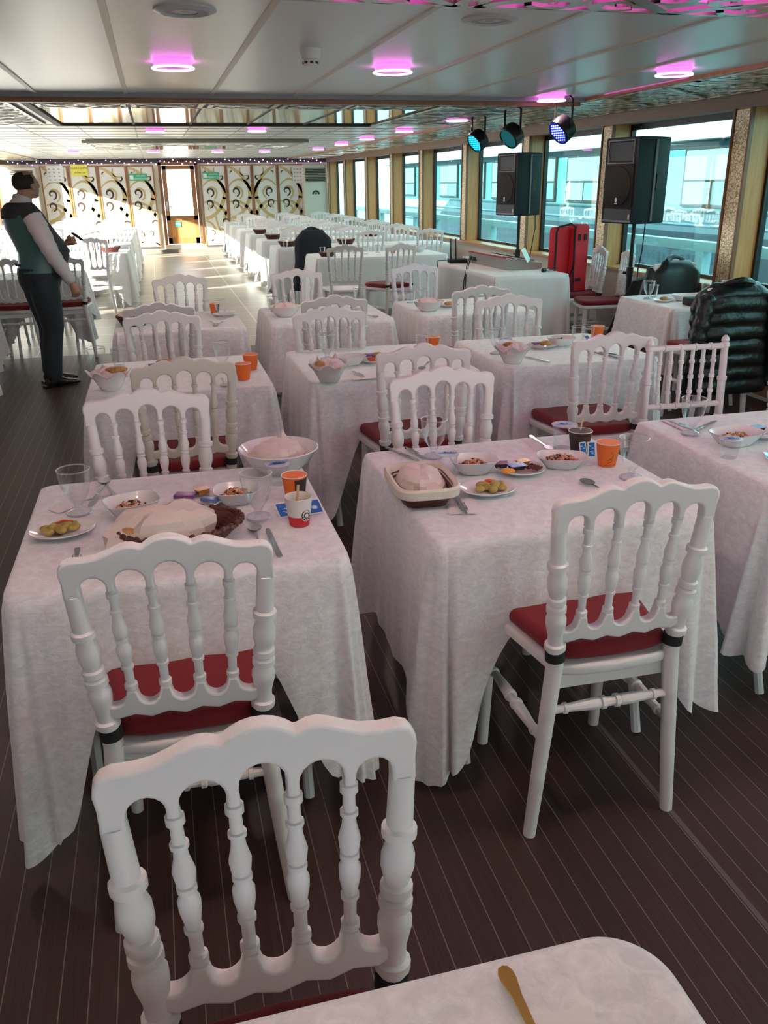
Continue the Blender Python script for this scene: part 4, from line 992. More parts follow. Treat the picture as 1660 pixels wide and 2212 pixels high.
b=MB(); b.rings([sup(.080,.113,.030),sup(.086,.120,.034),sup(.088,.122,.054),sup(.083,.117,.060),sup(.074,.106,.055),sup(.062,.09,.02),sup(.01,.01,.015)],LINER); b.build('cloth_liner',t)
paper((.662,2.165,TT+.030),.068,.100,.048,14,'pale wrapping paper in the square wicker basket',PAPER,R(-5))
GB((.812,2.50,TT),0,'footed glass %s, at the far left'%A); WC((.802,2.335,TT),R(-10),'foil-lidded water cup behind the square wicker basket')
KN((.715,2.555,TT),R(200),'knife at the far left corner of the front middle table'); FO((.760,2.55,TT),R(190),'fork at the far left corner of the front middle table')
SB3((.882,2.315,TT),R(-8),'white square bowl of pink salad left of the breakfast plate'); scatter((.882,2.315,TT),170,.043,.038,.022,.0058,SALM,13,'salad','pink salad in the bowl left of the breakfast plate','salad')
PL2((1.022,2.268,TT),0,'round breakfast plate with jams and dates, front middle table'); 
tub((1.003,2.262,TT+.016),R(4),'black jam tub with blue lid on the breakfast plate',BLKP,FOILB,.025); tub((.965,2.30,TT+.014),R(-12),'dark jam tub at the back of the breakfast plate',OLIVE,PURPLE,.022); tub((1.040,2.300,TT+.014),R(12),'honey tub with yellow lid on the breakfast plate',GOLDF,GOLDF,.02)
scatter((1.058,2.252,TT),16,.022,.02,.014,.010,mat('dates',(.12,.03,.01),.3),15,'dates','brown dates on the right of the breakfast plate','food',base=.014)
b=MB(); blob(b,0,0,.008,.022,.012,.009,mat('apricot',(.7,.28,.03),.4)); tag(b.build('dried_apricot',None,(.966,2.238,TT+.012),R(-10)),'orange dried apricot on the breakfast plate','fruit')
PL((.857,2.128,TT),R(-4),'oval plate of potato salad beside the wicker basket'); potatoes((.862,2.13,TT+.003),'yellow potato salad with red pepper beside the wicker basket',R(-8),3)
b=MB(); blob(b,0,0,.036,.011,.008,.005,PEPPER); tag(b.build('pepper_strip',None,(.86,2.132,TT)),'red pepper piece on the potato salad, front middle table','garnish')
FO((.745,2.045,TT+.003),R(-8),'fork lying on a napkin, front middle table'); napkin((.750,2.045,TT),R(-12),'napkin under the fork, front middle table',.085,.12)
SN((1.205,2.53,TT+.002),R(180),'spoon at the back of the front middle table'); napkin((1.195,2.53,TT),R(-5),'napkin under the spoon at the back of the front middle table',.06,.15)
SB2((1.165,2.285,TT),R(-22),'white rectangular salad bowl right of the breakfast plate',scale=(1.05,1.15,1)); scatter((1.165,2.285,TT),170,.055,.033,.020,.0058,SALM,16,'salad','salad in the rectangular bowl right of the breakfast plate','salad',rot=R(-22))
WC((1.262,2.475,TT),0,'foil-lidded water cup behind the dark paper cup',scale=(1.1,1.1,1.25))
CB((1.288,2.405,TT),R(30),'dark brown paper cup with wooden stirrers'); stirrer((1.285,2.41,TT+.03),'wooden stirrer standing in the dark brown cup',.05,.3)
sachet((1.272,2.350,TT+.027),R(10),'blue sugar sachet leaning on the dark cup, left one',w_=.026,h=.05,tilt=1.25); sachet((1.300,2.345,TT+.027),R(-10),'blue sugar sachet leaning on the dark cup, right one',w_=.026,h=.05,tilt=1.25)
CO((1.312,2.262,TT),R(0),'orange paper cup with a black steam drawing')
GB((1.318,2.125,TT),0,'footed glass behind the chair crest, front middle table'); SN((1.185,2.04,TT),R(12),'spoon half hidden behind the chair crest, front middle table')
# ---- front right table
A='on the front right table'
GB((1.762,2.485,TT),0,'footed glass %s, tall at the back'%A); FO((1.79,2.60,TT),R(5),'fork at the far left corner of the front right table'); KN((1.86,2.55,TT),R(-60),'knife behind the bowl, front right table')
napkin((1.79,2.60,TT),0,'napkin under the fork, front right table',.06,.15)
SB3((1.835,2.335,TT),R(10),'white bowl of salad behind the water cup, front right table',scale=(1.25,1.1,1)); scatter((1.835,2.335,TT),170,.055,.042,.022,.0058,SALM,17,'salad','salad in the bowl of the front right table','salad')
WC((1.722,2.215,TT),0,'foil-lidded water cup in front of the salad bowl, front right table')
PL2((1.985,2.385,TT),0,'round plate with jam tubs at the right edge of the photo'); tub((1.965,2.40,TT+.018),R(10),'blue-lidded jam tub at the right edge of the photo',BLKP,FOILB,.025); tub((2.01,2.36,TT+.018),R(-20),'dark jam tub at the right edge of the photo',BLKP,STEELW,.022)
FO((1.835,2.16,TT),R(-25),'fork at the right edge of the photo, front right table')
# ---- nearest table
GSN((.300,.545,TT+.003),R(182),'golden spoon handle on the nearest table',scale=(1.25,1.15,1)); napkin((.325,.535,TT),R(-5),'napkin under the golden spoon',.09,.09)
# ---- second row left
A='on the second row left table'
FB((-.265,3.86,TT),0,'petal-edged bowl of wrapped bread, second row left table'); paper((-.265,3.87,TT+.05),.075,.062,.045,21,'pink paper wrap in the bowl of the second row left table',PAPERP,.3); bread((-.235,3.835,TT+.078),R(10),'bread piece in the bowl of the second row left table')
GB((-.335,4.205,TT),0,'footed glass %s, at its far left corner'%A); TU((-.245,4.36,TT),0,'tumbler at the back left of the second row left table'); GB((.254,4.151,TT),0,'footed glass %s, before the orange cups'%A)
PL((-.04,4.24,TT),0,'plate with jam sachets, second row left table'); b=MB(); b.box(-.03,.03,-.02,.02,0,.01,PURPLE,bev=.003); tag(b.build('jam_sachet',None,(-.07,4.24,TT+.018),.2),'purple jam sachet on the second row left table','sachet'); bread((-.02,4.25,TT+.02),.2,'golden pastry on the plate of the second row left table',.05)
CO((.384,4.086,TT),1.0,'orange paper cup, rear one of two, second row left table'); CO((.326,3.875,TT),2.2,'orange paper cup, front one of two, second row left table'); SN((.227,3.83,TT),R(180),'spoon %s, near the front edge'%A)
# ---- second row middle
A='on the second row middle table'
FB((.700,3.715,TT),.3,'petal-edged bowl with crumpled napkins, second row middle table'); paper((.700,3.72,TT+.05),.070,.06,.05,25,'pink crumpled paper in the bowl of the second row middle table',PAPERP,.2,tip=[(.5,1.2),(3.2,1.3)]); bread((.655,3.69,TT+.075),R(-60),'bread corner in the bowl of the second row middle table',.03)
GB((.789,4.22,TT),0,'footed glass behind the petal-edged bowl, second row middle table'); SB3((.875,4.05,TT),.2,'white square bowl %s'%A)
PL2((.995,4.07,TT),0,'plate with jam and pastry, second row middle table'); b=MB(); b.box(-.03,.03,-.022,.022,0,.010,PURPLE,bev=.003); tag(b.build('jam_sachet',None,(.975,4.09,TT+.03),.1),'dark purple jam sachet on the second row middle table','sachet'); tub((.985,4.05,TT+.012),.1,'red jam tub on the plate of the second row middle table',PEPPER,PEPPER); bread((1.02,4.09,TT+.02),.3,'pastry on the plate of the second row middle table',.035)
FO((.855,3.80,TT+.003),R(10),'fork on a napkin, second row middle table'); napkin((.870,3.76,TT),R(5),'napkin under the fork, second row middle table',.13,.12)
TU((1.304,4.228,TT),0,'tumbler at the far right of the second row middle table'); CO((1.37,4.26,TT),.5,'orange paper cup %s'%A); bread((1.41,4.19,TT+.004),.1,'pink-wrapped roll beside the orange cup, second row middle table',.04)
SN((1.218,3.90,TT),R(150),'spoon seen through the chair crest, second row middle table')
KN((1.16,4.20,TT),R(60),'knife at the back of the second row middle table')
# ---- second row right
A='on the second row right table'
FB((1.655,3.845,TT),.1,'petal-edged bowl of wrapped bread, second row right table'); paper((1.655,3.85,TT+.05),.075,.065,.05,29,'pink paper wrap in the bowl of the second row right table',PAPERP,.6); bread((1.625,3.83,TT+.08),0,'dark bread edge in the bowl of the second row right table',.03)
GB((1.665,4.08,TT),0,'footed glass at the far left of the second row right table'); WC((1.74,4.15,TT),0,'foil-lidded water cup at the back of the second row right table')
PL((1.955,4.15,TT),0,'plate with pastry and jam, second row right table'); b=MB(); b.box(-.028,.028,-.018,.018,0,.01,PURPLE,bev=.003); tag(b.build('jam_sachet',None,(1.935,4.17,TT+.02),.1),'purple jam sachet on the second row right table','sachet'); bread((1.965,4.13,TT+.018),.1,'pastry on the plate of the second row right table',.04)
SB3((2.085,4.19,TT),0,'white bowl of salad, second row right table'); scatter((2.085,4.19,TT),60,.043,.038,.022,.0058,SALM,31,'salad','pink salad in the bowl of the second row right table','salad')
KN((1.80,3.87,TT),R(20),'knife beside the petal-edged bowl, second row right table'); TU((2.275,4.245,TT),0,'tumbler, right one of a pair, second row right table'); TU((2.200,4.225,TT),0,'tumbler, left one of a pair, second row right table'); CO((2.36,4.30,TT),1.2,'orange paper cup at the far right of the second row right table')
KN((2.175,3.85,TT),R(10),'knife, left of two crossing, second row right table'); FO((2.205,3.88,TT),R(25),'fork crossing a knife, second row right table')
sachet((2.30,4.30,TT+.01),.2,'blue sugar sachet beside the orange cup, second row right table',w_=.03,h=.04,tilt=.6)
# ---- third row
wicker_round(.10,.085,.06,'round wicker basket with paper at the left end of the third row left table',(-.20,5.72,TT)); paper((-.20,5.72,TT+.045),.085,.072,.04,33,'pale paper wrap in the basket of the third row left table',PAPER)
TU((-.175,6.10,TT),0,'tumbler at the back of the third row left table'); CH2((.345,6.05,TT),0,'orange and dark paper cup, third row left table'); GB((.372,5.80,TT),0,'footed glass before the orange cup, third row left table'); PL((.40,5.93,TT),0,'plate at the right end of the third row left table'); SN((.300,5.63,TT),R(190),'spoon, third row left table')
SN((.34,5.58,TT),R(160),'dessert spoon at the near right corner of the third row left table')
RB((.80,5.78,TT),0,'round bowl with pink paper, third row middle table'); paper((.80,5.78,TT+.03),.085,.075,.06,35,'pink paper wrap in the bowl of the third row middle table',PAPERP,0,tip=[(.4,1.2),(2.8,1.2)]); TU((.76,6.15,TT),0,'tumbler, left of a pair behind the bowl, third row middle table'); TU((.86,6.05,TT),0,'tumbler, right of a pair behind the bowl, third row middle table'); GB((1.40,6.12,TT),0,'footed glass at the right of the third row middle table'); SB((1.315,5.80,TT),0,'small bowl at the right of the third row middle table'); SN((1.345,5.60,TT),R(200),'spoon, third row middle table')
RB((1.80,5.70,TT),0,'round bowl with pink paper, third row right table'); paper((1.80,5.70,TT+.03),.08,.075,.055,37,'pink paper wrap in the bowl of the third row right table',PAPERP,0); TU((1.80,6.14,TT),0,'tumbler, left of a pair behind the bowl, third row right table'); TU((1.89,6.16,TT),0,'tumbler, right of a pair behind the bowl, third row right table'); PL2((1.995,5.83,TT),0,'breakfast plate, third row right table'); bread((1.99,5.82,TT+.014),0,'pastry on the plate of the third row right table',.035); tub((2.02,5.87,TT+.014),0,'dark jam tub on the plate of the third row right table',BLKP,BLKP)
WC((2.28,5.93,TT),0,'foil-lidded water cup, left of a pair, third row right table'); WC((2.37,5.92,TT),0,'foil-lidded water cup, right of a pair, third row right table')
# ---- window table
GB((3.545,5.73,TT),0,'footed glass at the left of the window table'); TU((3.63,5.80,TT),0,'tumbler at the back left of the window table'); PL((3.56,5.54,TT),0,'plate of food on the window table'); bread((3.56,5.54,TT+.012),0,'pastry on the plate of the window table',.035); SB3((3.74,5.55,TT),0,'white bowl on the window table',scale=(1.3,1.2,1)); TU((4.03,5.72,TT),0,'tumbler behind the puffer jacket, window table'); GB((4.09,5.55,TT),0,'footed glass at the right end of the window table')
# ---- hall middle
wicker_round(.10,.08,.045,'small basket on the draped table in the middle of the hall',(2.02,10.55,TT)); bread((2.02,10.55,TT+.035),0,'bread in the small basket in the middle of the hall',.06); TU((2.02,10.85,TT),0,'tumbler beside the small basket in the middle of the hall'); CO((2.90,10.7,TT),0,'orange paper cup on the draped table in the middle of the hall'); RB((3.25,10.75,TT),0,'round bowl on the draped table in the middle of the hall'); 
for i,(x,y) in enumerate(((2.45,10.9),(2.55,10.7),(2.75,10.9),(3.05,10.95),(3.15,10.6))): TU((x,y,TT),0,'small glass among others on the draped table in the middle of the hall','glasses on the draped table')
TU((-1.28,9.62,TT),0,'tumbler on the table behind the waiter, left one'); TU((-.93,9.40,TT),0,'tumbler on the table behind the waiter, right one'); PL((-.93,9.6,TT),0,'plate at the right end of the table behind the waiter')

# ================================================================ FAR HALL ROWS
FC=[cloth(.84,.76,(.45,.5,.45,.5),(.66,.66,.66,.66),40+i,mtl=SATIN,ns=16).mesh('tablecloth') for i in range(2)]
ordw=['first','second','third','fourth','fifth','sixth','seventh']
rows_y=[12.55,14.3,16.05,17.8,19.55,21.2]
def far_table(x,y,lab,grp,i):
    TB((x,y,0),0,'folding table, '+lab,'folding tables under cloths',(.84/.8,1,1))
    o=bpy.data.objects.new('tablecloth',FC[i%2]); C.objects.link(o); o.location=(x,y,0); tag(o,'white tablecloth, '+lab,'tablecloth',grp)
bn=['aisle end','middle','window end']
FBK=None
rnd=random.Random(3)
for r,y in enumerate(rows_y):
    for c in range(3):
        x=2.05+c*.86; lab='right block, %s row, %s'%(ordw[r],bn[c])
        far_table(x,y,lab,'cloths of the far rows',r+c)
        for s,wd in ((-1,'near side'),(1,'far side')):
            if r==5 and s==1: continue
            cy=y+s*(.62 if s<0 else .60)+rnd.uniform(-.04,.04)
            chair(NC if rnd.random()<.75 else ND, x+rnd.uniform(-.04,.04), cy, 0 if s<0 else 180, '%s, %s'%(lab,wd),'banquet chairs of the far rows')
        for q in range(3): TU((x-.28+q*.26,y+rnd.uniform(-.2,.2),TT),0,'small clear glass on the far right block of tables','glasses of the far right block')
for r,y in enumerate(rows_y[:5]):
    for c in range(3):
        x=-.72-c*.86; 
        if y<12: continue
        lab='sunlit left block, %s row, %s'%(ordw[r],['aisle end','middle','window end'][c])
        far_table(x-.1,y,lab,'cloths of the far rows',r+c+1)
        for s,wd in ((-1,'near side'),(1,'far side')):
            cy=y+s*.62+rnd.uniform(-.04,.04)
            chair(NC if rnd.random()<.6 else ND, x-.1, cy, 0 if s<0 else 180, '%s, %s'%(lab,wd),'banquet chairs of the far rows')
        for q in range(2): TU((x-.3+q*.3,y+rnd.uniform(-.2,.2),TT),0,'small clear glass on the sunlit left block of tables','glasses of the sunlit left block')
for i,(x,y) in enumerate(((-.62,12.45),(-.75,14.2),(1.82,12.5),(1.85,14.3),(1.85,16.0),(2.7,12.6),(3.5,14.3))):
    wicker_round(.13,.10,.07,['dark wicker basket on the nearest sunlit left table','dark wicker basket on the second sunlit left table','dark wicker basket at the aisle end, first row right','dark wicker basket at the aisle end, second row right','dark wicker basket at the aisle end, third row right','dark wicker basket in the middle, first row right','dark wicker basket near the windows, second row right'][i],(x,y,TT))
    paper((x,y,TT+.05),.10,.08,.04,60+i,'pale paper in the '+['basket on the nearest sunlit left table','basket on the second sunlit left table','aisle end basket, first row right','aisle end basket, second row right','aisle end basket, third row right','middle basket, first row right','window side basket, second row right'][i],PAPER)

# ================================================================ STAGE CORNER
def par_can(loc,lens,lab,tilt,rz,dots):
    t=thing('stage_spotlight',lab,'spotlight',loc,rz)
    b=MB(); b.tube([(-.105,0,-.23),(-.105,0,-.03),(-.06,0,0.0),(.06,0,0.0),(.105,0,-.03),(.105,0,-.23)],.010,BLKM,6); b.box(-.02,.02,-.02,.02,0,.012,BLKM); b.build('yoke',t)
    T=TR(0,0,-.23)@RX(tilt)
    b=MB(); b.lathe([(.06,-.06),(.092,-.05),(.100,0),(.100,.055),(.090,.062),(.085,.05)],BLKM,T,26); b.build('housing',t)
    b=MB(); b.lathe([(.086,.046),(.084,.052),(.001,.052)],lens[0],T,26)
    if dots:
        for i in range(-3,4):
            for j in range(-3,4):
                x,y=i*.024+(.012 if j%2 else 0),j*.021
                if math.hypot(x,y)<.076: b.lathe([(.0062,.052),(.0055,.056),(.002,.057)],lens[1],T@TR(x,y,0),8)
    b.build('lens',t); return t
LBL=(mat('lens_blue',(0,0,.2),.3,emit=(.005,.01,.7),estr=.7),mat('led_blue',(.5,.6,1),.3,emit=(.35,.5,1),estr=2.2))
LTE=(mat('lens_dark_teal',(0,.06,.07),.35,emit=(0,.10,.12),estr=.6),mat('led_off',(.02,.12,.13),.3))  # unlit lens, a faint teal glow put into its material
LCY=(mat('lens_cyan',(0,.3,.4),.3,emit=(0,.25,.4),estr=.6),mat('led_cyan',(0,.9,1),.3,emit=(.02,.75,.9),estr=1.2))
par_can((3.18,6.60,ZC),LBL,'black round spotlight with blue dotted lens, nearest of three',R(126),R(-78),True)
par_can((3.14,7.52,ZC),LTE,'black round spotlight with unlit teal lens, middle of three',R(126),R(-72),False)
par_can((3.16,8.42,ZC),LCY,'black round spotlight with cyan lens, farthest of three',R(124),R(-74),True)
def speaker(loc,rz,h,lab,lab2,pole):
    k=h/.66
    t=thing('loudspeaker',lab,'loudspeaker',loc,rz)
    # cabinet: trapezoid, front toward -y
    o=[(-.20,-.19),(.20,-.19),(.20,-.02),(.13,.19),(-.13,.19),(-.20,-.02)]
    b=MB(); b.prism([[(x*k,y*k) for x,y in o]],.66*k,BLKP,TR(0,0,.33*k),.012,2); b.build('cabinet',t,sharp=30)
    b=MB(); b.box(-.17*k,.17*k,-.199*k,-.188*k,.13*k,.455*k,GRILL); b.lathe([(.155*k,0),(.15*k,.012*k),(.05*k,.02*k),(.001,.022*k)],GRILL,TR(0,-.196*k,.29*k)@RX(PI/2),28); b.build('grille',t)
    b=MB(); b.rings([[(x*k*s,y_*k,(z-.55)*k*s+.55*k) for x,z in ((-.15,.475),(.15,.475),(.15,.63),(-.15,.63))] for s,y_ in ((1,-.192),(1,-.197),(.96,-.1985),(.55,-.150),(.45,-.150))],mat('horn_dark',(.008,.008,.009),.5) if 'horn_dark' not in bpy.data.materials else bpy.data.materials['horn_dark']); b.build('horn',t)
    b=MB()
    for a in ((-.16,.16,.632,.640),(-.16,.16,.462,.470),(-.16,-.152,.47,.632),(.152,.16,.47,.632)): b.box(a[0]*k,a[1]*k,-.202*k,-.190*k,a[2]*k,a[3]*k,mat('grey_edge',(.14,.13,.13),.4) if 'grey_edge' not in bpy.data.materials else bpy.data.materials['grey_edge'])
    b.build('horn_frame',t)
    b=MB(); b.box(-.17*k,.17*k,-.194*k,-.188*k,.028*k,.115*k,bpy.data.materials['horn_dark']); b.box(-.18*k,.18*k,-.205*k,-.19*k,.012*k,.028*k,bpy.data.materials['grey_edge']); b.box(.145*k,.158*k,-.2*k,-.19*k,.035*k,.075*k,WINK); b.build('port',t)
    b=MB(); b.prism([[(.012*math.cos(a)*k,.018*math.sin(a)*k+.155*k) for a in [i*PI/6 for i in range(12)]]],.004,WINK,TR(.0,-.217*k,.03*k)@FW); b.box(-.013*k,.013*k,-.219*k,-.214*k,.155*k,.163*k,WINK); b.build('emblem',t)
    b=MB(); b.box(.196*k,.207*k,-.02*k,.0,0.02*k,.64*k,bpy.data.materials['grey_edge']); b.box(.165*k,.19*k,.03*k,.08*k,.26*k,.38*k,bpy.data.materials['horn_dark'],TR(0,0,0)); b.build('side_trim',t)
    s=thing('speaker_stand',lab2,'stand',(loc[0],loc[1],0),pole)
    H=loc[2]
    b=MB(); b.tube([(0,0,.72),(0,0,H)],.0175,BLKM,12); b.build('pole',s)
    b=MB(); b.tube([(0,0,.25),(0,0,.86)],.024,BLKM,12); b.tube([(0,0,.80),(0,0,.88)],.03,BLKM,12); b.build('lower_tube',s)
    b=MB(); b.tube([(0,.02,.83),(0,.06,.83)],.012,BLKM,8); b.build('knob',s)
    for i in range(3):
        a=i*2*PI/3+.5; c,s_=math.cos(a),math.sin(a)
        b=MB(); b.tube([(.03*c,.03*s_,.62),(.33*c,.33*s_,.016)],.014,BLKM,8); b.build('leg',s)
        b=MB(); b.tube([(.03*c,.03*s_,.28),(.19*c,.19*s_,.29)],.009,BLKM,8); b.build('brace',s)
    b=MB(); b.tube([(0,0,.56),(0,0,.64)],.035,BLKM,12); b.build('collar',s)
    return t
speaker((3.99,6.78,1.245),R(-80),.67,'large black loudspeaker on a tripod before the windows, nearer one','black tripod stand under the nearer loudspeaker',R(40))
speaker((3.90,9.05,1.24),R(-78),.63,'black loudspeaker on a tripod behind the keyboard table, farther one','black tripod stand under the farther loudspeaker',R(20))
b=MB(); b.tube([(4.16,6.9,1.45),(4.20,6.95,1.3),(4.18,6.93,1.0),(4.14,6.9,.85),(4.16,6.93,.5),(4.15,6.95,.02)],.005,BLKP,6); tag(b.build('audio_cable'),'thin black cable hanging from the nearer loudspeaker','cable')
b=MB(); b.tube([(4.06,9.0,1.4),(4.12,9.1,1.1),(4.05,9.05,.8),(4.05,9.2,.02)],.005,BLKP,6); tag(b.build('audio_cable'),'thin black cable hanging from the farther loudspeaker','cable')
# bag hung on nearer stand leg
b=MB(); pr=[]
for i in range(9):
    t_=i/8; cx_,cy_,cz_=3.98-.32*t_,6.58-.06*t_,.80-.66*t_; rr_=(.035+.05*math.sin(PI*min(1,t_*.9+.25))**2)*(1.1-t_*.75)
    pr.append([(cx_+rr_*math.cos(a)*1.1,cy_+rr_*.5*math.sin(a),cz_+.02*math.cos(a)) for a in [2*PI*k/12 for k in range(12)]])
b.rings(pr,BLACK); tag(b.build('stand_bag'),'black fabric bag hanging slantwise at the nearer speaker stand','bag')
# keyboard
t=thing('electronic_keyboard','grey electronic keyboard lying on the long table','keyboard',(3.56,8.62,TT),R(92))
b=MB(); b.rings([[(x,y,z) for x,y,z in ((-.50,-.19,0),(.50,-.19,0),(.50,.19,0),(-.50,.19,0))],[(x,y,z) for x,y,z in ((-.50,-.20,.055),(.50,-.20,.055),(.50,.20,.12),(-.50,.20,.12))]],mat('keyboard_grey',(.34,.36,.34),.4)); b.build('case',t,sharp=20)
b=MB(); sl=.065/.40
for i in range(36): x=-.46+i*.0256; T=TR(x,-.10,.056+.1*sl)@RX(math.atan(sl)); b.box(.001,.0245,-.09,.05,.003,.012,WINK,T)
for i in range(36):
    if i%7 in (0,1,3,4,5): x=-.46+i*.0256+.019; T=TR(x,-.10,.056+.1*sl)@RX(math.atan(sl)); b.box(0,.013,-.035,.05,.012,.019,BLKP,T)
b.build('keys',t)
b=MB(); T=TR(0,.10,.055+.3*sl)@RX(math.atan(sl)); b.box(-.08,.10,-.045,.045,.001,.006,mat('lcd',(.25,.42,.45),.2),T)
for i in range(14): b.box(-.45+i*.022,-.436+i*.022,-.03,-.02,.001,.007,BLKP,T) if i<14 else None
b.build('control_panel',t)
b=MB(); b.box(-.5,.5,.195,.206,.112,.124,REDS); b.build('red_edge',t)
b=MB(); 
for x in (.30,.34,.41): b.box(x,x+.02,.198,.204,.03,.07,BLKP)
b.build('socket',t)
t=thing('wireless_receiver','black receiver box with two upright antennas on the keyboard table','receiver',(3.22,9.14,TT),R(-10))
b=MB(); b.box(-.10,.10,-.09,.09,0,.04,BLKP,bev=.004); b.build('box',t)
for x in (-.085,-.03):
    b=MB(); b.tube([(x,-.085,.03),(x-.006,-.087,.26)],[.009,.006],BLKM,8); b.build('antenna',t)
b=MB(); b.box(-.18,.18,-.12,.12,0,.05,PANW,bev=.006); tag(b.build('mixer_box',None,(3.52,9.18,TT),.1),'small white mixer box behind the receiver','mixer')
t=thing('microphone','silver microphone with black head on the front of the keyboard table','microphone',(3.66,7.80,TT+.022),R(35))
b=MB(); b.turned((0,0,0),(.18,0,-.006),[(0,.017),(.2,.020),(.6,.017),(1,.014)],CHROME,14); b.build('handle',t)
b=MB(); b.turned((-.055,0,0),(.004,0,0),[(0,.008),(.15,.018),(.5,.022),(.85,.022),(1,.016)],BLKM,14); b.build('head',t)
b=MB(); b.tube([(3.30,8.75,TT+.05),(3.18,8.6,TT+.11),(3.09,8.45,TT+.06),(3.03,8.38,.65),(3.01,8.36,.3),(3.02,8.4,.02)],.0055,BLKP,6); b.tube([(3.28,8.7,TT+.05),(3.14,8.5,TT+.09),(3.05,8.38,.7),(3.00,8.30,.3),(3.03,8.2,.015)],.0045,BLKP,6); tag(b.build('keyboard_cable'),'looping black cables hanging over the front of the keyboard table','cable')
b=MB(); b.tube([(3.12,9.2,TT+.02),(3.03,9.25,TT+.02),(3.0,9.2,.6),(2.99,9.15,.02)],.005,BLKP,6); tag(b.build('receiver_cable'),'black cable from the receiver down to the floor','cable')
b=MB(); b.box(-.16,.16,-.002,.002,0,.14,PANW,RX(-.5)); tag(b.build('sheet_music',None,(3.62,8.1,TT+.08),R(60)),'pale sheet leaning at the near end of the keyboard','sheet')
# red instrument case on chair
t=thing('instrument_case','open red soft instrument case standing on a chair by the windows','case',(3.97,7.95,.548),R(12))
def shell(x0,x1,y0,y1,z1): 
    o=[(x0,0),(x1,0),(x1,z1-.04)]+arc(x1-.04,z1-.04,.04,.04,0,PI/2,5)[1:]+arc(x0+.05,z1-.05,.05,.05,PI/2,PI,5)+[(x0,0)]
    b=MB(); b.prism([o[:-1]],y1-y0,REDS,TR(0,(y0+y1)/2,0)@FW,.012,2); return b
b=shell(.0,.17,-.10,.06,.64); b.build('front_shell',t,sharp=30)
b=shell(-.17,.0,-.02,.10,.62); b.build('rear_shell',t,sharp=30)
b=MB(); b.tube([(-.17,-.02,0),(-.172,-.02,.57),(-.15,-.02,.62),(-.02,-.05,.645),(.0,-.09,.62),(.0,-.105,0)],.010,BLACK,8); b.tube([(-.17,-.02,.01),(-.02,-.03,.05),(.0,-.11,.3)],.006,BLACK,6); b.build('zipper_edge',t)
b=MB(); 
for x in (.05,.12): b.box(x-.012,x+.012,-.112,-.10,.49,.55,BLACK)
b.box(.03,.09,-.112,-.10,.10,.13,BLACK); b.build('buckle',t)
# jackets
def coat(loc,rz,W0,z0,z1,lab,mtl,puff,sleeves=True,spread=0.0,th=.075,leftfall=0):
    t=thing('jacket',lab,'jacket',loc,rz); n1,n2=44,46; rr=[]
    for j in range(n2+1):
        v=j/n2; z=z1-(z1-z0)*v
        hw=W0*(.62+.38*min(1,(v/.12))**.6)*(1+spread*v)+ .01*math.sin(v*9)
        q=abs(math.sin(v*PI*puff)) if puff else 0
        d_=th*(.35+.65*min(1,v/.10)**.5)*(1+.15*v)+ (.015*q**.6 if puff else .006*math.sin(v*7))
        ring=[]
        for k in range(n1):
            a=2*PI*k/n1; c,s=math.cos(a),math.sin(a); e=.7
            f_=1+(.03*math.sin(a*9+v*3) if not puff else .035*abs(math.sin(a*2.5+.6)))
            x=(hw+(.012*q if puff else 0))*math.copysign(abs(c)**e,c)*f_; y=d_*math.copysign(abs(s)**.8,s)*f_
            zz=z-(.03 if v>.02 else 0)*abs(c)**3*(1-v)-leftfall*max(0,-c)*v
            ring.append((x,y,zz+ .008*noise.noise(Vector((x*9,y*9,z*7)))))
        rr.append(ring)
    b=MB(); b.rings(rr,mtl); b.build('body',t,sharp=60)
    if sleeves:
        for s in (-1,1):
            pts=[];rad=[]
            for i in range(25):
                v=i/24; pts.append((s*(W0*.86+.05*math.sin(v*2.2)+.03*v),-.05-.03*math.sin(v*3),z1-.06-(z1-z0)*.86*v)); q=abs(math.sin(v*PI*puff)) if puff else .5
                rad.append((.050+.012*q)*(1-.25*v)*(1 if i else .6))
            b=MB(); b.tube(pts,rad,mtl,14); b.build('sleeve',t,sharp=60)
    b=MB(); b.tube([(-W0*.42,-.02,z1-.01),(-W0*.2,-.055,z1+.005),(0,-.065,z1+.012),(W0*.2,-.055,z1+.005),(W0*.42,-.02,z1-.01)],[.02,.028,.03,.028,.02],mtl,10); b.build('collar',t)
    return t
PUF=mat('glossy_black_nylon',(.004,.008,.008),.3,bump=.8,bscale=16,spec=.45)
LEA=mat('black_rainwear',(.010,.022,.022),.38,bump=.2,bscale=8)
NAV=mat('navy_wool',(.010,.014,.025),.85)
coat((3.56,4.745,0),R(-3),.25,.27,.975,'black quilted puffer jacket hung over a chair at the right',PUF,8,True,.16,.085)
coat((4.10,6.25,0),R(183),.20,.30,.975,'smooth black coat hung over a chair beside the window pier',LEA,0,True,.25,.08)
coat((2.02,11.53,0),R(182),.22,.25,1.02,'long navy jacket hung over a chair in the middle of the hall',NAV,0,False,.35,.08)
b=MB(); b.box(-.10,.10,-.07,.07,0,.055,BLKP,bev=.01); tag(b.build('camera_bag',None,(3.70,5.30,TT)),'small black bag on the window table beside the puffer jacket','bag')
b=MB(); blob(b,0,0,.06,.30,.16,.06,BLACK,2,18); tag(b.build('dark_bundle',None,(2.30,3.62,.0)),'dark bag on the floor under the second row right table','bag')

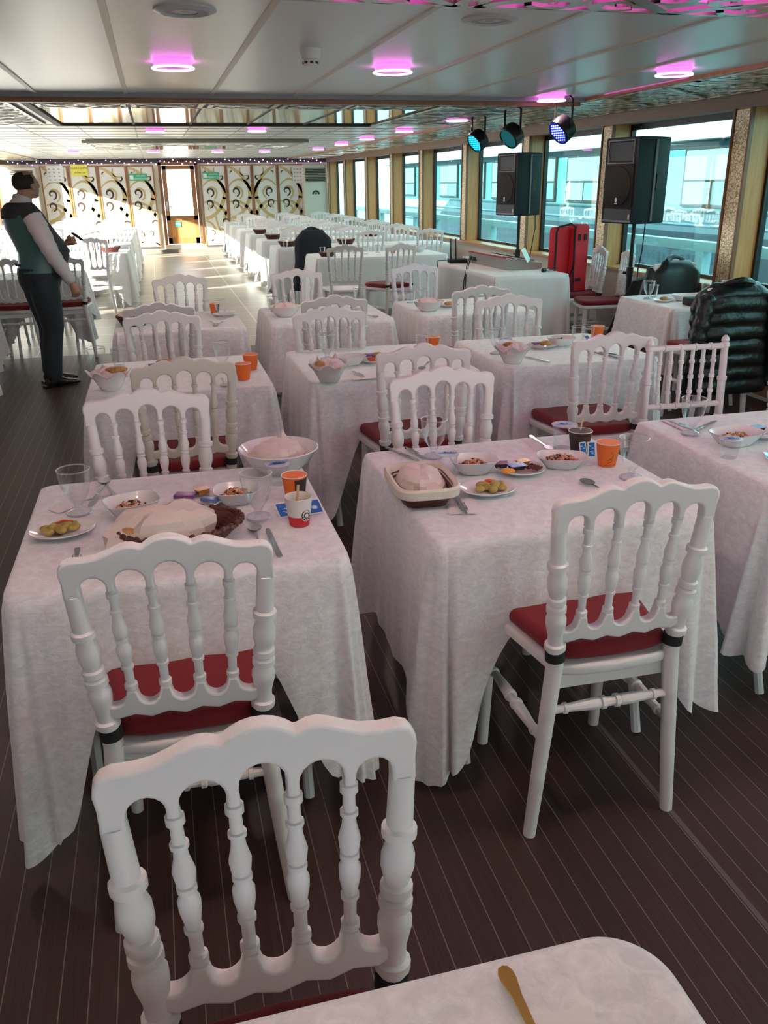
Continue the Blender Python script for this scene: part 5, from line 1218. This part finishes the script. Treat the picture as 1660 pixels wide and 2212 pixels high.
# ================================================================ THE WAITER
def loft(rings_,m_,b=None,seg=24):
    b=b or MB(); rr=[]
    for (c,ax,ay,u,v) in rings_:
        c=Vector(c); u=Vector(u); v=Vector(v); rr.append([tuple(c+u*ax*math.cos(a)+v*ay*math.sin(a)) for a in [2*PI*k/seg for k in range(seg)]])
    b.rings(rr,m_); return b
def remeshed(mb,name,parent,voxel,smooth=6):
    me=mb.mesh('tmp'); ob=bpy.data.objects.new('tmp',me); C.objects.link(ob)
    md=ob.modifiers.new('r','REMESH'); md.mode='VOXEL'; md.voxel_size=voxel; md.use_smooth_shade=True
    ms=ob.modifiers.new('s','SMOOTH'); ms.factor=.5; ms.iterations=smooth
    dg=bpy.context.evaluated_depsgraph_get(); ev=ob.evaluated_get(dg); me2=bpy.data.meshes.new_from_object(ev); me2.name=name
    bpy.data.objects.remove(ob); me2.materials.clear(); me2.materials.append(mb.mats[0])
    for p in me2.polygons: p.use_smooth=True; p.material_index=0
    o=bpy.data.objects.new(name,me2); C.objects.link(o); o.parent=parent; return o
man=thing('person','person in a white shirt, dark green-backed waistcoat and black trousers, standing with one arm lowered','person',(-.955,7.66,0),R(-60))
# local frame: +y forward (faces +X and a little away), +x his right-hand side
X_,Y_,Z_=(1,0,0),(0,1,0),(0,0,1)
torso=[((0,-.02,.86),.155,.125),((0,-.015,.93),.17,.135),((0,.01,1.02),.168,.145),((0,.025,1.10),.172,.150),((0,.02,1.18),.178,.148),((0,-.005,1.27),.188,.138),((0,-.025,1.35),.190,.122),((0,-.035,1.41),.165,.10),((0,-.03,1.46),.10,.075),((0,-.015,1.50),.062,.06)]
torso=[((c[0],c[1]-.055*max(0,(c[2]-1.12)/.3)+.03*math.exp(-((c[2]-1.07)/.1)**2),c[2]),ax*1.10,ay*(1.12+.10*math.exp(-((c[2]-1.07)/.12)**2))) for c,ax,ay in torso]
def TL(off,rng,m_,b=None): return loft([(c,ax+off,ay+off,X_,Y_) for c,ax,ay in torso[rng[0]:rng[1]]],m_,b)
shR=[(.195,-.085,1.385),(.235,-.065,1.30),(.262,-.03,1.18),(.262,.01,1.08),(.245,.08,.97),(.228,.145,.865)]
radR=[.072,.075,.066,.058,.052,.040]
shL=[(-.195,-.085,1.385),(-.24,-.06,1.29),(-.25,.02,1.17),(-.24,.06,1.09),(-.20,.19,1.11),(-.13,.30,1.15)]
radL=[.070,.070,.062,.056,.050,.038]
def sm(path,rad,n=5):
    P=[Vector(p) for p in path]; o=[];r=[]
    for i in range(len(P)-1):
        p0=P[max(i-1,0)];p1=P[i];p2=P[i+1];p3=P[min(i+2,len(P)-1)]
        for k in range(n):
            t=k/n; o.append(.5*((2*p1)+(-p0+p2)*t+(2*p0-5*p1+4*p2-p3)*t*t+(-p0+3*p1-3*p2+p3)*t**3)); r.append(rad[i]*(1-t)+rad[i+1]*t)
    o.append(P[-1]); r.append(rad[-1]); return o,r
legR=[(.088,-.03,.90),(.095,-.03,.75),(.098,-.015,.55),(.095,-.02,.46),(.095,-.05,.30),(.095,-.075,.08)]; legL=[(-.088,-.02,.90),(-.095,.0,.75),(-.10,.03,.55),(-.10,.035,.46),(-.105,.02,.30),(-.11,.0,.08)]
lrad=[.120,.112,.090,.080,.076,.066]
# body (skin): torso, limbs, neck, head, hands
b=MB(); TL(-.012,(0,10),SKIN,b)
for p,r in ((shR,radR),(shL,radL)): pp,rr=sm(p,[q-.012 for q in r]); b.tube(pp,rr,SKIN,14)
for p in (legR,legL): pp,rr=sm(p,[q-.014 for q in lrad]); b.tube(pp,rr,SKIN,14)
b.tube([(0,-.075,1.44),(0,-.045,1.52),(0,-.005,1.58)],[.068,.060,.060],SKIN,16)
HD=Matrix.Translation((0,-.005,1.61))@RZ(R(12))@RX(R(6))
def HB(mb,x,y,z,rx,ry,rz,m_): 
    t=MB(); blob(t,x,y,z,rx,ry,rz,m_,0,20); mb.add([tuple(HD@Vector(v)) for v in t.v],t.f,m_)
HB(b,0,-.008,.025,.078,.098,.088,SKIN); HB(b,0,.028,-.035,.060,.065,.070,SKIN); HB(b,0,.05,-.075,.038,.035,.03,SKIN); HB(b,0,.098,-.012,.014,.020,.024,SKIN); HB(b,0,.085,-.045,.026,.014,.012,SKIN); HB(b,.08,.0,-.012,.010,.020,.032,SKIN); HB(b,-.08,.0,-.012,.010,.020,.032,SKIN)
HB(b,.03,.082,.016,.016,.012,.010,SKIN); HB(b,-.03,.082,.016,.016,.012,.010,SKIN)
def hand(mb,wrist,fwd,side,up,curl,L=.105,thumbside=1):
    w0=Vector(wrist); f=Vector(fwd).normalized(); s=Vector(side).normalized(); u=Vector(up).normalized()
    mb.tube([w0,w0+f*.03,w0+f*.085],[.024,.030,.028],SKIN,10); mb.tube([w0+s*.012,w0+s*.018+f*.08],[.018,.018],SKIN,8); mb.tube([w0-s*.012,w0-s*.018+f*.08],[.018,.018],SKIN,8)
    for i,(off,l) in enumerate(((.030,.070),(.011,.080),(-.009,.074),(-.028,.058))):
        p=w0+f*.085+s*off; pts=[p]; a=.25; cur=p
        for k in range(3): a+=curl; cur=cur+(f*math.cos(a)+u*math.sin(a))*l*(.42,.32,.26)[k]; pts.append(cur)
        mb.tube(pts,[.0095,.009,.0082,.007],SKIN,8)
    p=w0+f*.025+s*.028*thumbside; mb.tube([p,p+f*.03+s*.022*thumbside+u*.012,p+f*.058+s*.022*thumbside+u*.022],[.013,.011,.009],SKIN,8)
hand(b,(.228,.15,.855),(-.02,.25,-1),(.15,1,.2),(-1,.1,0),.45)
hand(b,(-.12,.31,1.155),(.75,.55,.15),(.2,-.3,1),(-.1,-1,-.1),.5)
remeshed(b,'body',man,.0065,4)
b=MB(); TL(.004,(1,10),SHIRT,b)
for p,r in ((shR,radR),(shL,radL)): pp,rr=sm(p,[q+.004 for q in r]); b.tube(pp,[q+.004*math.sin(i*1.7) for i,q in enumerate(rr)],SHIRT,16)
b.tube([(0,-.075,1.465),(0,-.05,1.530)],[.080,.073],SHIRT,20)
remeshed(b,'shirt',man,.009,4)
# waistcoat: back satin and front wool, armholes left open
def vest(side,m_):
    b=MB(); zs=[.945,1.0,1.05,1.10,1.15,1.20,1.25,1.30,1.35,1.39,1.43]; rows=[]
    import bisect
    for z in zs:
        # interpolate torso section
        T0=[c for c,_,_ in torso]; i=max(0,min(len(torso)-2,bisect.bisect([c[2] for c in T0],z)-1)); (c0,a0,b0),(c1,a1,b1)=torso[i],torso[i+1]; f_=(z-c0[2])/(c1[2]-c0[2])
        cy=c0[1]+(c1[1]-c0[1])*f_; ax=a0+(a1-a0)*f_+.022; ay=b0+(b1-b0)*f_+.020
        sp=PI/2*1.02 if z<1.22 else PI/2*(1.02-.42*min(1,(z-1.22)/.10))
        row=[]
        for k in range(21):
            a=(-PI/2 if side<0 else PI/2)+sp*(k/10-1)
            row.append((ax*math.cos(a),cy+ay*math.sin(a),z))
        rows.append(row)
    vs=[p for r in rows for p in r]; inner=[(p[0]*.94,p[1]*.94 if True else 0,p[2]) for p in vs]; n_=21; fs=[]
    for i in range(len(rows)-1):
        for k in range(n_-1): fs.append((i*n_+k,i*n_+k+1,(i+1)*n_+k+1,(i+1)*n_+k))
    N=len(vs); fs2=fs+[tuple(N+q for q in reversed(f)) for f in fs]
    for i in range(len(rows)-1):
        for k in (0,n_-1): a_,c_=i*n_+k,(i+1)*n_+k; fs2.append((a_,c_,c_+N,a_+N))
    for k in range(n_-1):
        for i in (0,len(rows)-1): a_=i*n_+k; fs2.append((a_,a_+1,a_+1+N,a_+N))
    b.add(vs+inner,fs2,m_); return b
vb=vest(-1,VESTB).build('waistcoat',man); vf=vest(1,VESTF).build('waistcoat_front',vb)
b=loft([((0,-.070,1.365),.204,.164,X_,Y_),((0,-.080,1.395),.202,.153,X_,Y_),((0,-.088,1.43),.186,.136,X_,Y_),((0,-.090,1.462),.154,.114,X_,Y_),((0,-.088,1.485),.112,.094,X_,Y_)],VESTF)
b.build('shoulder_panel',vb)
b=MB(); b.box(-.05,.05,-.185,-.178,1.0,1.02,BLACK); b.build('back_buckle',vb)
b=MB(); loft([(c,ax+.012,ay+.012,X_,Y_) for c,ax,ay in (((0,-.02,.80),.150,.13),((0,-.02,.86),.175,.150),((0,-.008,.93),.190,.165),((0,.008,.985),.192,.172))],TROU,b)
for p in (legR,legL): pp,rr=sm(p,[q+.006 for q in lrad]); b.tube(pp,rr,TROU,16); q=Vector(p[-1]); b.tube([q,q+Vector((0,.01,-.03))],[.064,.068],TROU,16)
remeshed(b,'trousers',man,.010,4)
b=MB(); loft([((0,.008,.955),.196,.172,X_,Y_),((0,.010,.985),.197,.176,X_,Y_)],BLACK,b); b.build('belt',man)
for s,(x,y) in ((1,(.095,-.075)),(-1,(-.11,.0))):
    b=MB(); loft([((x,y-.065,.045),.030,.030,X_,Z_),((x,y-.03,.050),.040,.048,X_,Z_),((x,y+.05,.045),.042,.043,X_,Z_),((x,y+.12,.032),.045,.030,X_,Z_),((x,y+.19,.024),.036,.021,X_,Z_),((x,y+.225,.018),.018,.014,X_,Z_)],SHOE,b); b.box(x-.032,x+.032,y-.09,y-.02,0,.02,SHOE); b.box(x-.038,x+.038,y+.03,y+.19,.0,.010,SHOE,bev=.004); b.build('shoe',man)
b=MB(); HB(b,0,-.022,.030,.083,.094,.082,HAIR)
# bald patch: keep hair ring on back and sides only
keep=[]
inv=HD.inverted()
for f in b.f:
    c=sum((inv@Vector(b.v[i]) for i in f),Vector())/len(f)
    if not (c.y>.035) and not (c.z>.088 and c.y>-.045) and not(c.z<-.03): keep.append(f)
b.f=keep; b.mi=b.mi[:len(keep)]; b.sm=b.sm[:len(keep)]; ho=b.build('hair',man,sharp=180); so=ho.modifiers.new('s','SOLIDIFY'); so.thickness=.006
b=MB(); b.box(-.002,.002,-.003,.003,0,.05,WINK); o=b.build('pocket_tag',man); o.location=(.168,-.06,.87)
b=MB(); b.box(-.028,.028,-.004,.004,-.05,.05,BLKP,RX(.9)); o=b.build('order_pad',None,(-.64,7.80,1.205),R(-60)); tag(o,'dark slim pad held in the waiter\'s raised hand','pad')
